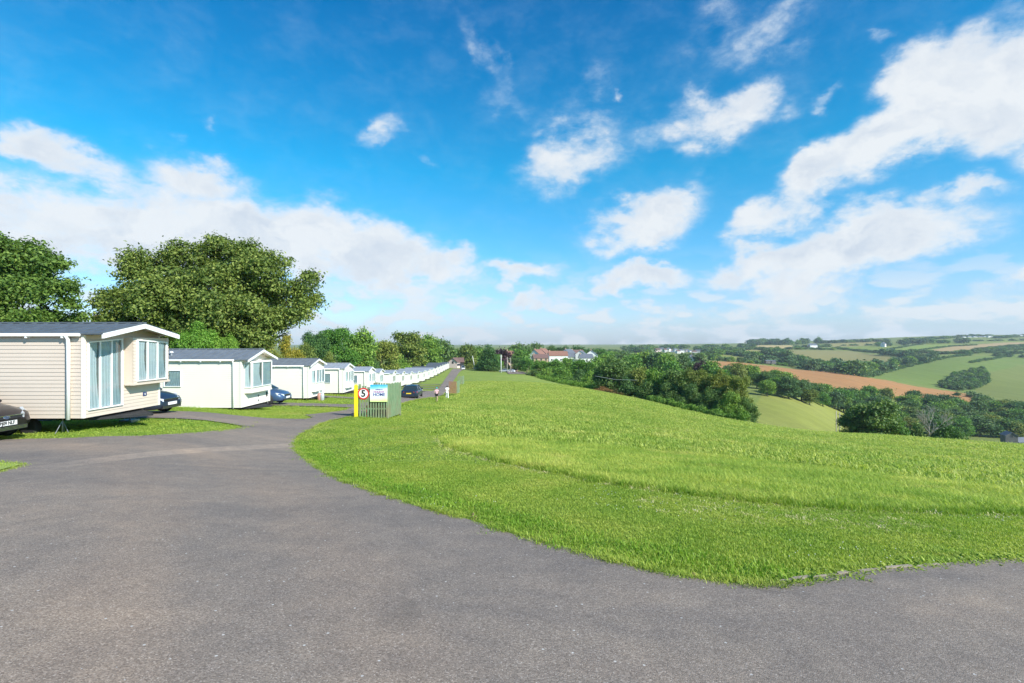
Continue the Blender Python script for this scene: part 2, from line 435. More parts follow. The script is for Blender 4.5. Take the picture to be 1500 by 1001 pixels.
# farmland patchwork beyond the valley: (image outline of each field, colour), painted by the nearest match
G1, G2, G3, G4, G5 = (.20,.27,.05), (.13,.22,.05), (.30,.28,.10), (.41,.215,.10), (.52,.42,.21)
FIELDS = [
 ([(1040,529),(1130,533),(1200,541),(1270,551),(1340,566),(1425,578),(1455,590),(1405,592),(1340,586),(1240,578),(1170,566),(1110,551),(1060,541)], G4, 430, 760),
 ([(1120,575),(1200,590),(1240,600),(1300,618),(1320,650),(1110,650),(1100,600)], (.24,.28,.07), 90, 420),
 ([(1262,552),(1320,538),(1380,526),(1490,518),(1560,522),(1450,545),(1425,576),(1340,563)], (.15,.23,.055), 600, 1300),
 ([(1425,578),(1450,545),(1560,522),(1620,600),(1500,596)], (.17,.22,.06), 480, 1300),
 ([(1150,513),(1240,514),(1310,524),(1322,538),(1250,536),(1180,524)], (.25,.24,.10), 900, 2000),
 ([(1045,526),(1045,520),(1100,520),(1120,525),(1090,530)], (.24,.28,.07), 600, 1600),
 ([(1060,514),(1130,511),(1160,518),(1130,522),(1070,519)], (.30,.30,.10), 900, 2200),
 ([(1100,506),(1165,506),(1170,511),(1110,513)], G5, 900, 3000),
 ([(1200,537),(1240,536),(1262,546),(1235,548),(1200,542)], G1, 600, 1400),
 ([(1180,528),(1210,530),(1235,538),(1190,536)], G2, 600, 1500),
 ([(1215,503),(1285,500),(1280,506),(1220,509)], G3, 1200, 3000),
 ([(1220,510),(1275,507),(1330,505),(1290,514),(1235,514)], G1, 1100, 3000),
 ([(1300,514),(1345,506),(1400,505),(1345,516)], (.22,.32,.06), 1100, 3000),
 ([(1345,516),(1400,507),(1470,502),(1600,499),(1600,504),(1480,508),(1420,517),(1380,519)], (.42,.32,.18), 1100, 3000),
 ([(1420,518),(1480,509),(1600,506),(1600,519),(1500,518)], G2, 1000, 3000),
 ([(1380,503),(1500,497),(1600,496),(1600,499),(1470,502)], G1, 1500, 4000),
 ([(1410,505),(1400,500),(1330,503),(1340,505)], G1, 1500, 4000),
]
def ground_grid():
    fine_a = np.arange(-52, 52.001, .15); coarse = np.arange(56, 304.01, 5.0)
    A = np.radians(np.concatenate([fine_a, coarse]))
    r1 = np.exp(np.arange(0, math.log(90), .02)); r2 = np.exp(np.arange(math.log(90), math.log(5500)+.012, .0115))
    Rr = np.concatenate([r1, r2])
    na, nr = len(A), len(Rr)
    AA, RR = np.meshgrid(A, Rr)                # nr x na
    X = (RR*np.sin(AA)).ravel(); Y = (RR*np.cos(AA)).ravel(); Z = ground(X, Y)
    # rough up the far terrain a touch
    V = np.column_stack([X, Y, Z])
    i, j = np.meshgrid(np.arange(nr-1), np.arange(na), indexing='ij'); j2 = (j+1) % na
    Q = np.stack([i*na+j, i*na+j2, (i+1)*na+j2, (i+1)*na+j], -1).reshape(-1, 4)[:, ::-1]
    V = np.vstack([V, [[0, 0, gz(.01, .01)]]])
    c = len(V)-1
    # centre cap as quads with doubled vertex is avoided: tiny triangles in a second mesh would be needed, so start at 1 m
    me = np_mesh('ground', V[:-1], Q, [ground_mat()], True)
    col = np.zeros((na*nr, 4), np.float32)
    D = np.maximum(Y, .1); px = CX+X/D*F; py = CY+(EYE-Z)/D*F
    far = (Y > 140)
    base = np.array([.20, .25, .055])
    k = np.clip((np.hypot(X, Y)-190)/120, 0, 1)*far
    col[:, :3] = base; col[:, 3] = k
    for poly, c3, d0, d1 in FIELDS:
        msk = in_poly(px, py, poly) & (Y > d0) & (Y < d1)
        col[msk, :3] = (c3[0]*1.14, c3[1]*1.06, c3[2]*.85); col[msk, 3] = 1
    at_ = me.color_attributes.new('field', 'FLOAT_COLOR', 'POINT'); at_.data.foreach_set('color', col.ravel())
    return props(link(bpy.data.objects.new('ground', me)), kind='structure')
ground_grid()
# plug for the one-metre disc under the camera
mb = MB(); th_ = np.linspace(0, 2*math.pi, 41)[:-1]
mb.add([(0, 0, gz(.01, .01)-.02)]+[(1.06*math.cos(t), 1.06*math.sin(t), gz(1.06*math.cos(t), 1.06*math.sin(t))-.01) for t in th_], [(0, i+1, (i+1) % 40+1) for i in range(40)])

# ------------------------------------------------------------------ asphalt
def asphalt_mat(name, tint=1.0, patch=False):
    m, nt, bs = new_mat(name)
    pos = nt.node('ShaderNodeNewGeometry').outputs['Position']
    v = nt.node('ShaderNodeTexVoronoi'); nt.set(v.inputs['Vector'], pos); v.inputs['Scale'].default_value = 130
    v2 = nt.node('ShaderNodeTexVoronoi'); nt.set(v2.inputs['Vector'], pos); v2.inputs['Scale'].default_value = 38
    cellr = nt.node('ShaderNodeSeparateColor'); nt.set(cellr.inputs[0], v.outputs['Color'])
    cell2 = nt.node('ShaderNodeSeparateColor'); nt.set(cell2.inputs[0], v2.outputs['Color'])
    base = nt.ramp(cellr.outputs[0], [(0, (.160*tint, .130*tint, .104*tint)), (.45, (.236*tint, .199*tint, .165*tint)), (.8, (.290*tint, .240*tint, .195*tint)), (.95, (.35*tint, .296*tint, .248*tint)), (1, (.44*tint, .385*tint, .335*tint))])
    big = nt.noise(nt.mapping(pos, rot=(0, 0, R(35)), scale=(.5, 1.3, 1)), .35, 5, .6, .6)
    base = nt.mix(1.0, base, nt.ramp(big, [(.3, (.76, .78, .82)), (.5, (.98, .97, .96)), (.7, (1.22, 1.15, 1.07))]), 'MULTIPLY')
    med = nt.noise(pos, 3.2, 6, .7)
    base = nt.mix(1.0, base, nt.ramp(med, [(.3, (.84, .84, .86)), (.7, (1.12, 1.1, 1.07))]), 'MULTIPLY')
    # wheel lanes polished paler and warmer, and a darker untrafficked margin
    wn = nt.math('MULTIPLY', nt.math('SUBTRACT', nt.noise(pos, .7, 4, .6), .5), 1.1)
    def lane(ax, ay, bx, by, half, soft, off=0.0, bend=0.0):
        L_ = math.hypot(bx-ax, by-ay); tx, ty = (bx-ax)/L_, (by-ay)/L_
        q = nt.vmath('SUBTRACT', pos, (ax, ay, 0)); s_ = nt.vmath('DOT_PRODUCT', q, (-ty, tx, 0)); t_ = nt.vmath('DOT_PRODUCT', q, (tx, ty, 0))
        s_ = nt.math('ADD', nt.math('ADD', s_, wn if soft > .1 else nt.math('MULTIPLY', wn, .12)), off)
        if bend: s_ = nt.math('ADD', s_, nt.math('MULTIPLY', nt.math('MULTIPLY', t_, t_), bend))
        return nt.mrange(nt.math('ABSOLUTE', s_), half+soft, half, 0, 1, 'SMOOTHSTEP'), t_
    for off in (-1.5, 0.1, 2.2):
        l_, t_ = lane(-5.8, 8.0, -1.2, 2.75, .12, .55, off, .02)
        base = nt.mix(nt.math('MULTIPLY', l_, .8), base, nt.mix(1.0, base, (1.13, 1.08, 1.03), 'MULTIPLY'))
    l_, t_ = lane(*H2(44, 689), *H2(434, 652), .30, .05)
    l_ = nt.math('MULTIPLY', nt.math('MULTIPLY', l_, nt.mrange(t_, -.4, 1.5)), nt.mrange(t_, 9.2, 8.6))
    base = nt.mix(nt.math('MULTIPLY', l_, nt.mrange(nt.noise(pos, 4, 5, .7), .3, .6, .35, .9)), base, nt.mix(1.0, base, (1.42, 1.38, 1.32), 'MULTIPLY'))
    # hairline cracks
    cv = nt.node('ShaderNodeTexVoronoi', feature='DISTANCE_TO_EDGE'); nt.set(cv.inputs['Vector'], nt.vmath('ADD', pos, nt.vmath('SCALE', nt.vmath('MULTIPLY', (1, 1, 0), nt.noise(pos, 2, 5, .7)), scale=.8))); cv.inputs['Scale'].default_value = .33
    crack = nt.math('MULTIPLY', nt.math('LESS_THAN', cv.outputs['Distance'], .0035), nt.mrange(nt.noise(pos, .5, 2), .52, .6))
    base = nt.mix(nt.math('MULTIPLY', crack, .2), base, (.05, .045, .04))
    # scattered pale chips and dark stains
    chip = nt.math('MULTIPLY', nt.math('GREATER_THAN', cell2.outputs[1], (.990)), nt.math('LESS_THAN', v2.outputs['Distance'], .32))
    base = nt.mix(nt.math('MULTIPLY', chip, .75), base, (.62, .60, .56))
    stain = nt.mrange(nt.noise(pos, .9, 4, .55, 1.2), .62, .76, 0, .3)
    base = nt.mix(stain, base, (.10, .085, .07))
    nt.set(bs.inputs['Base Color'], base); bs.inputs['Roughness'].default_value = .88; bs.inputs['Specular IOR Level'].default_value = .3
    h = nt.math('ADD', nt.math('MULTIPLY', v.outputs['Distance'], -1.0), nt.math('MULTIPLY', nt.noise(pos, 30, 5, .7), 1.2))
    nt.set(bs.inputs['Normal'], nt.bump(h, .6, .004))
    return m
ASPH = asphalt_mat('asphalt'); PATCH = asphalt_mat('asphalt_patch', 1.28)
main_d = densify(main, .6)
main_w = wobble(main_d, .035, 2.2)
road = sheet('road', main_w, ASPH, .014, .55)
# driveways between the caravan plots
DRV = [(17.95, 22.4), (30.6, 34.6), (42.6, 46.2), (54.4, 58.0), (66.5, 69.8), (78.5, 81.8), (90.5, 93.8), (102.5, 105.8), (114.5, 117.5)]
def left_edge_x(y):
    L = asphalt_left+[tuple(p) for p in reversed(left_far)]
    L = sorted([(p[1], p[0]) for p in L])
    return float(np.interp(y, [a for a, b in L], [b for a, b in L]))
for k, (y0, y1) in enumerate(DRV):
    xe = [left_edge_x(y)+.35 for y in (y0, y1)]
    if k == 0: xe = [-9.25, -9.0]
    x1 = -24-.1*y0
    poly = densify([(xe[0], y0), (xe[1], y1), (xe[1]-1.5, y1-.6), (x1, y1-.5), (x1, y0+.4), (xe[0]-1.8, y0+.45)], .8)
    sheet('driveway', wobble(poly, .03, 2, k), ASPH, .018, .8)
# pale reinstated trench across the junction
tr = smooth_line([H2(*p) for p in [(44,689),(150,675),(260,664),(350,658),(432,650)]], .4)
tr = [(x, y) for x, y in tr]
up_ = [(x-.0, y+.40) for x, y in tr]; dn_ = [(x, y-.36) for x, y in reversed(tr)]
# village lane seen at the end of the field and the turning area by the chalet
sheet('lane', densify([H2(745,548.5), H2(775,548.5), H2(765,545), H2(742,545)], 4), ASPH, .02, 6)
# little grass wedge at the left edge
def wedge_mat():
    m, nt, bs = new_mat('verge_turf'); gg = nt.node('ShaderNodeGroup'); gg.node_tree = GT
    nt.set(bs.inputs['Base Color'], gg.outputs[0]); bs.inputs['Roughness'].default_value = .95; return m
sheet('grass_verge', wobble(densify(wedge, .3), .03, 3, 1), wedge_mat(), .03, .4)
# cream kerb edging strip at the corner on the right
EDGE = mat('concrete_edging', (.30, .25, .19), .9, var=.4, scale=9, bump=.5)
mb = MB()
kl = smooth_line(kerb_pts[:4], .15)
for i in range(len(kl)-1):
    (x0, y0), (x1, y1) = kl[i], kl[i+1]
    t = Vector((x1-x0, y1-y0)).normalized(); nrm = Vector((-t.y, t.x))*(.015+.005*math.sin(i*2.3))
    if i % 7 == 6 and i > 9 or i in (5, 12, 13, 19): continue
    z0, z1 = gz(x0, y0), gz(x1, y1); b, h = -.05, .028+.007*math.sin(i*1.7)
    mb.hexa([(x0-nrm.x, y0-nrm.y, z0+b), (x1-nrm.x, y1-nrm.y, z1+b), (x1+nrm.x, y1+nrm.y, z1+b), (x0+nrm.x, y0+nrm.y, z0+b),
             (x0-nrm.x, y0-nrm.y, z0+h), (x1-nrm.x, y1-nrm.y, z1+h), (x1+nrm.x, y1+nrm.y, z1+h), (x0+nrm.x, y0+nrm.y, z0+h)])
props(mb.build('kerb', EDGE), kind='structure')
# ------------------------------------------------------------------ foliage
def leaf_mat(name, dark, mid, light, trans=.25):
    m, nt, bs = new_mat(name)
    a = nt.node('ShaderNodeAttribute', attribute_name='tone')
    oi = nt.node('ShaderNodeObjectInfo')
    v = nt.math('ADD', nt.math('MULTIPLY', a.outputs['Fac'], .8), nt.math('MULTIPLY', nt.noise(nt.node('ShaderNodeNewGeometry').outputs['Position'], .5, 3), .3))
    c = nt.ramp(v, [(.15, dark), (.5, mid), (.9, light)])
    hs = nt.node('ShaderNodeHueSaturation'); nt.set(hs.inputs['Color'], c)
    nt.set(hs.inputs['Hue'], nt.mrange(oi.outputs['Random'], 0, 1, .475, .52)); nt.set(hs.inputs['Value'], nt.mrange(oi.outputs['Random'], 0, 1, 1.15, .85))
    nt.set(bs.inputs['Base Color'], hs.outputs[0]); bs.inputs['Roughness'].default_value = .6; bs.inputs['Specular IOR Level'].default_value = .3
    tr = nt.node('ShaderNodeBsdfTranslucent'); nt.set(tr.inputs[0], nt.mix(1.0, hs.outputs[0], (1.3, 1.45, .55), 'MULTIPLY'))
    mx = nt.node('ShaderNodeMixShader'); mx.inputs[0].default_value = trans
    nt.l.new(bs.outputs[0], mx.inputs[1]); nt.l.new(tr.outputs[0], mx.inputs[2])
    nt.l.new(mx.outputs[0], nt.n['Material Output'].inputs[0]); return m
LM = {
 'mid': leaf_mat('leaves_green', (0.053, 0.126, 0.022), (0.120, 0.242, 0.038), (0.276, 0.430, 0.064)),
 'bright': leaf_mat('leaves_bright', (0.036, 0.102, 0.014), (0.090, 0.216, 0.026), (0.192, 0.372, 0.054)),
 'lime': leaf_mat('leaves_lime', (.05,.13,.015), (.12,.27,.03), (.26,.46,.07)),
 'ash': leaf_mat('leaves_ash', (.026,.072,.014), (.066,.155,.026), (.155,.27,.05)),
 'olive': leaf_mat('leaves_olive', (.046,.078,.016), (.135,.19,.034), (.36,.40,.09)),
 'dark': leaf_mat('leaves_dark', (0.036, 0.093, 0.029), (0.080, 0.163, 0.046), (0.169, 0.279, 0.065)),
 'yellow': leaf_mat('leaves_yellow', (0.072, 0.102, 0.014), (0.204, 0.228, 0.024), (0.456, 0.408, 0.048)),
 'rust': leaf_mat('leaves_rust', (0.072, 0.060, 0.019), (0.204, 0.144, 0.042), (0.360, 0.240, 0.084)),
 'copper': leaf_mat('leaves_copper', (0.024, 0.014, 0.019), (0.054, 0.026, 0.036), (0.108, 0.060, 0.066)),
 'blue': leaf_mat('leaves_far', (0.049, 0.101, 0.040), (0.088, 0.161, 0.055), (0.159, 0.253, 0.076), .15),
}
def bark_mat(name, c):
    m, nt, bs = new_mat(name); co = nt.node('ShaderNodeTexCoord').outputs['Object']
    nz = nt.noise(nt.mapping(co, scale=(6, 6, 1)), 2.2, 6, .65)
    nt.set(bs.inputs['Base Color'], nt.ramp(nz, [(.3, tuple(x*.5 for x in c)), (.7, c)])); bs.inputs['Roughness'].default_value = .9
    nt.set(bs.inputs['Normal'], nt.bump(nz, .6, .03)); return m
BARK = bark_mat('bark', (.20, .16, .12)); PALEBARK = bark_mat('bark_dead', (.42, .38, .33))

def crown_np(lobes, n, size, seed, per=8, spread=1.6, sub=7, up=.45):
    rg = np.random.default_rng(seed)
    L = np.array(lobes, float)                     # x y z rx ry rz
    subs = []
    for l in L:
        dv = rg.normal(size=(sub, 3)); dv /= np.linalg.norm(dv, axis=1)[:, None]
        dv[:, 2] = np.abs(dv[:, 2])*rg.choice([1, 1, 1, -.5], sub)
        c = l[:3]+dv*l[3:]*rg.uniform(.55, .86, (sub, 1))
        rr = l[3:]*rg.uniform(.32, .52, (sub, 1))
        rr[:, 2] *= .85
        subs.append(np.hstack([c, rr]))
    S = np.vstack(subs)
    nc = max(1, n//per)
    area = (S[:, 3]*S[:, 4]+S[:, 3]*S[:, 5]); pk = rg.choice(len(S), nc*2, p=area/area.sum())
    dv = rg.normal(size=(nc*2, 3)); dv /= np.linalg.norm(dv, axis=1)[:, None]
    rad = rg.uniform(.25, 1.0, (nc*2, 1))**.45
    C = S[pk, :3]+dv*rad*S[pk, 3:]
    # drop clusters buried well inside the crown
    keep = np.ones(len(C), bool)
    for l in L:
        q = ((C-l[:3])/l[3:]); keep &= (q**2).sum(1) > rg.uniform(.03, .22, len(C))
    C = C[keep][:nc]; dv = dv[keep][:nc]; nc = len(C)
    tone_c = rg.uniform(0, 1, nc)
    off = rg.normal(size=(nc, per, 3))*size*spread*np.array([1, 1, .6])
    Pp = (C[:, None]+off).reshape(-1, 3); nn = len(Pp)
    nrm = np.repeat(dv, per, 0)*.7+rg.normal(size=(nn, 3))*.55+np.array([0, 0, up])
    nrm /= np.linalg.norm(nrm, axis=1)[:, None]
    a = np.cross(nrm, rg.normal(size=(nn, 3))); a /= np.linalg.norm(a, axis=1)[:, None]; b = np.cross(nrm, a)
    s = size*rg.uniform(.6, 1.25, (nn, 1))
    V = np.stack([Pp-a*s*.75, Pp+b*s*.42+nrm*s*.1, Pp+a*s*.75, Pp-b*s*.42+nrm*s*.1], 1).reshape(-1, 3)
    Q = np.arange(nn*4).reshape(-1, 4)
    tone = np.clip(np.repeat(tone_c, per)*.6+rg.uniform(0, .45, nn), 0, 1)
    return V, Q, np.repeat(tone, 4)
def crown_mesh(name, lobes, n, size, seed, m, **kw):
    V, Q, tone = crown_np(lobes, n, size, seed, **kw)
    me = np_mesh(name, V, Q, [m])
    at_ = me.attributes.new('tone', 'FLOAT', 'POINT'); at_.data.foreach_set('value', tone.astype(np.float32))
    return me
def limbs(mb, base, h0, targets, r0, rg, twigs=0):
    b = Vector(base); fork = b+Vector((rg.uniform(-.2, .2), rg.uniform(-.2, .2), h0))
    mb.tube([b-Vector((0, 0, .3)), b+Vector((0, 0, .15)), (b+fork)/2+Vector((rg.uniform(-.1, .1)*h0*.4, 0, 0)), fork], [r0*1.5, r0*1.1, r0*.9, r0*.8], 9)
    for t in targets:
        t = Vector(t); mid = fork.lerp(t, .45)+Vector((rg.uniform(-.4, .4), rg.uniform(-.4, .4), -.12*(t-fork).length))
        rr = r0*rg.uniform(.38, .55)
        mb.tube([fork-Vector((0, 0, .2)), fork.lerp(mid, .5)+Vector((0, 0, .1)), mid, t], [rr, rr*.8, rr*.6, rr*.2], 6)
        for k in range(twigs):
            s = mid.lerp(t, rg.uniform(0, .7)); e = t+Vector([rg.uniform(-1, 1), rg.uniform(-1, 1), rg.uniform(-.6, .2)])*((t-fork).length*.22)
            mb.tube([s, s.lerp(e, .5)+Vector((0, 0, .15)), e], [rr*.4, rr*.25, rr*.08], 5)

def proto_lobes(kind, rg):
    L = []
    if kind == 'oak':        # 10 m tall, ~4.6 m radius
        for k in range(8):
            a = k/8*6.283+rg.uniform(-.3, .3); r = rg.uniform(2.0, 2.9); L.append((r*math.cos(a), r*math.sin(a), rg.uniform(4.0, 6.4), rg.uniform(1.6, 2.1), rg.uniform(1.6, 2.1), rg.uniform(1.4, 2.0)))
        for k in range(4):
            a = k/4*6.283+rg.uniform(-.4, .4); L.append((1.3*math.cos(a), 1.3*math.sin(a), rg.uniform(7.0, 8.0), 1.8, 1.8, rg.uniform(1.5, 2.0)))
        for k in range(5):
            a = k/5*6.283+rg.uniform(-.4, .4); L.append((2.7*math.cos(a), 2.7*math.sin(a), rg.uniform(2.0, 2.8), 1.4, 1.4, 1.3))
    elif kind == 'conifer':
        for k in range(9):
            z = 1.6+k*.95; r = 2.5*(1-k/10.5)
            for j in range(3 if k < 7 else 1):
                a = j*2.09+k; L.append((r*.5*math.cos(a), r*.5*math.sin(a), z, r*.75, r*.75, .9))
    else:                    # shrub: 4 m tall, to the ground
        for k in range(7):
            a = k/7*6.283+rg.uniform(-.4, .4); r = rg.uniform(1.2, 2.1); L.append((r*math.cos(a), r*math.sin(a), rg.uniform(.8, 1.8), rg.uniform(1.0, 1.4), rg.uniform(1.0, 1.4), rg.uniform(.9, 1.3)))
        L.append((0, 0, 2.6, 1.5, 1.5, 1.3))
    return L
PROTO = {}
def proto(kind, lod, var):
    key = (kind, lod, var)
    if key not in PROTO:
        rg = random.Random(hash((kind, var)) % 1000 if False else var*31+{'oak': 1, 'conifer': 2, 'shrub': 3}[kind])
        L = proto_lobes(kind, rg)
        n, size = {'hi': (26000, .20), 'mid': (9000, .36), 'lo': (2600, .68)}[lod]
        if kind == 'shrub': n, size = int(n*.5), size*.7
        cm = crown_mesh('crown', L, n, size, var*7+3, LM['mid'])
        mb = MB(); h0 = {'oak': 2.4, 'conifer': 7.5, 'shrub': .5}[kind]
        limbs(mb, (0, 0, 0), h0, [l[:3] for l in L[:9]], {'oak': .32, 'conifer': .22, 'shrub': .09}[kind], rg)
        PROTO[key] = (cm, mb.mesh('trunk', BARK), {'oak': (9.6, 4.7), 'conifer': (10.3, 2.8), 'shrub': (4.0, 3.0)}[kind])
    return PROTO[key]
NTREE = [0]
def tree(px, D, top, half, kind, hue, label, group=None, name=None, lod=None, cat=None, pos=None):
    x, y, z = pos if pos else at(px, D)
    lod = lod or ('hi' if D < 115 else 'mid' if D < 270 else 'lo')
    NTREE[0] += 1; cm, tm, (h0, r0) = proto(kind, lod, NTREE[0] % 3)
    ht = max(1.2, EYE-(top-CY)/F*D-z); rad = half/F*D
    nm = name or {'oak': 'broadleaf_tree', 'conifer': 'conifer_tree', 'shrub': 'bush'}[kind]
    e = empty(nm, (x, y, z-.1), NTREE[0]*2.4)
    e.scale = (rad/r0, rad/r0, ht/h0)
    props(e, label, cat or ('bush' if kind == 'shrub' else 'tree'), group)
    c = link(bpy.data.objects.new('crown', cm)); c.parent = e
    c.material_slots[0].link = 'OBJECT'; c.material_slots[0].material = LM[hue]
    t = link(bpy.data.objects.new('trunk', tm)); t.parent = e
    return e
def hero(name, label, px, D, lobes, n, size, hue, seed, h0, r0, sub=12, twigs=3, bx=None):
    """big tree shaped lobe by lobe; lobes in surveyed columns/rows with a depth offset"""
    rg = random.Random(seed); x, y, z = at(px if bx is None else bx, D)
    e = props(empty(name, (x, y, z-.1)), label, 'tree'); L = []
    for (lx, ly, rp, dy) in lobes:
        r = rp/F*D
        r *= .86; L.append(((lx-CX)/F*D-x, dy, EYE-(ly-CY)/F*D-z, r, r*1.15, r*1.0))
    cm = crown_mesh('crown', L, n, size, seed, LM[hue], sub=sub)
    c = link(bpy.data.objects.new('crown', cm)); c.parent = e
    mb = MB(); limbs(mb, (0, 0, 0), h0, [tuple(l[q]*(.8 if q < 2 else .86) for q in range(3)) for l in L], r0, rg, twigs)
    mb.build('trunk', BARK, e); return e
hero('sycamore_tree', 'broad spreading sycamore with a low dome of olive green leaves, behind the second caravan', 318, 46,
     [(238,400,46,-1),(212,402,26,0),(262,376,30,0),(310,372,34,0),(360,376,32,0),(402,392,28,0),(440,446,22,0),(286,388,38,0),(335,386,40,1),(384,402,42,-1),(420,428,34,0),(452,414,20,0),(203,440,36,0),(168,441,18,-1),(262,440,52,2),(322,436,60,3),(378,448,50,2),
      (432,462,30,-1),(232,482,46,-1),(300,490,48,-3),(366,490,46,-2),(180,470,26,0),(410,486,30,-2),(300,440,46,-4),(350,432,44,-4),(455,440,16,1),(215,492,40,-3),(262,500,44,-4),(340,500,44,-4),(398,494,38,-3),(290,455,50,-5),(350,462,48,-5),(240,455,40,-4),(395,470,36,-4)], 125000, .18, 'olive', 5, 2.8, .5)
hero('ash_tree', 'tall bright green rounded tree at the left edge, behind the nearest beige caravan', 0, 38,
     [(0,372,34,0),(38,374,30,0),(-48,384,52,2),(70,394,28,0),(92,420,22,0),(20,420,48,1),(66,432,36,-1),(-60,440,70,1),(100,446,16,0),(14,462,40,-2),(60,466,22,0),(-130,430,60,3),(100,468,14,1),(0,482,50,-1),(50,484,36,1),(-60,478,60,-2),(30,448,44,-3),(84,474,24,-2)], 70000, .18, 'ash', 9, 3.2, .42, bx=-15)
T = tree
T(290, 37, 470, 40, 'oak', 'lime', 'bright lime green leafy bush in front of the sycamore, above the second caravan roof', name='sapling', cat='bush')
T(326, 38, 484, 27, 'oak', 'lime', 'small bright green bush beside the larger lime green one under the sycamore')
T(147, 58, 458, 17, 'oak', 'rust', 'small thin brownish tree in the gap between the two big left-hand trees')
T(105, 60, 466, 26, 'shrub', 'mid', 'green hedge bush low behind the nearest caravan roof, under the tall left tree')
T(190, 58, 470, 30, 'shrub', 'olive', 'olive hedge bush under the left side of the sycamore, behind the nearest caravan')
T(228, 54, 478, 24, 'shrub', 'mid', 'green bush showing just above the gable of the nearest caravan')
T(-120, 56, 430, 60, 'oak', 'mid', 'tree at the far left edge behind the nearest caravan')
T(395, 66, 497, 24, 'shrub', 'olive', 'olive green bush at the right foot of the sycamore, behind the third caravan')
T(424, 76, 487, 26, 'shrub', 'yellow', 'yellow tinged bush right of the sycamore, above the third caravan roof')
T(450, 82, 500, 22, 'shrub', 'olive', 'olive bush between the yellow tinged bush and the rounded trees behind')
T(462, 98, 482, 26, 'oak', 'dark', 'dark green tree at the left shoulder of the rounded tree clump behind the fourth caravan')
T(492, 102, 479, 38, 'oak', 'mid', 'large dome shaped dark green tree behind the fourth and fifth caravans')
T(526, 118, 482, 28, 'oak', 'mid', 'rounded green tree adjoining the right of the large dome shaped tree')
T(514, 108, 514, 17, 'shrub', 'rust', 'small rust brown bush behind the fourth and fifth caravan roofs')
T(478, 92, 514, 18, 'shrub', 'olive', 'low olive bush directly behind the fourth caravan roof')
T(540, 125, 512, 18, 'shrub', 'dark', 'low dark bush behind the sixth caravan roof')
T(563, 150, 497, 24, 'oak', 'olive', 'olive green tree, first of the hedge line right of the dome shaped pair')
T(596, 180, 486, 32, 'oak', 'olive', 'tallest broad olive green tree in the middle of the caravan hedge line')
T(625, 225, 490, 24, 'oak', 'mid', 'rounded green tree right of the broad olive tree in the hedge line')
T(608, 195, 512, 22, 'shrub', 'dark', 'dark low bush under the broad olive tree behind the distant caravans')
T(582, 165, 518, 20, 'shrub', 'mid', 'green low bush under the first olive tree of the hedge line')
T(648, 290, 497, 17, 'oak', 'dark', 'last dark tree of the caravan hedge line, left of the red chalet')
T(634, 255, 514, 16, 'shrub', 'dark', 'dark bush behind the far end of the caravan row')
g_ = 'trees around the far end of the park'
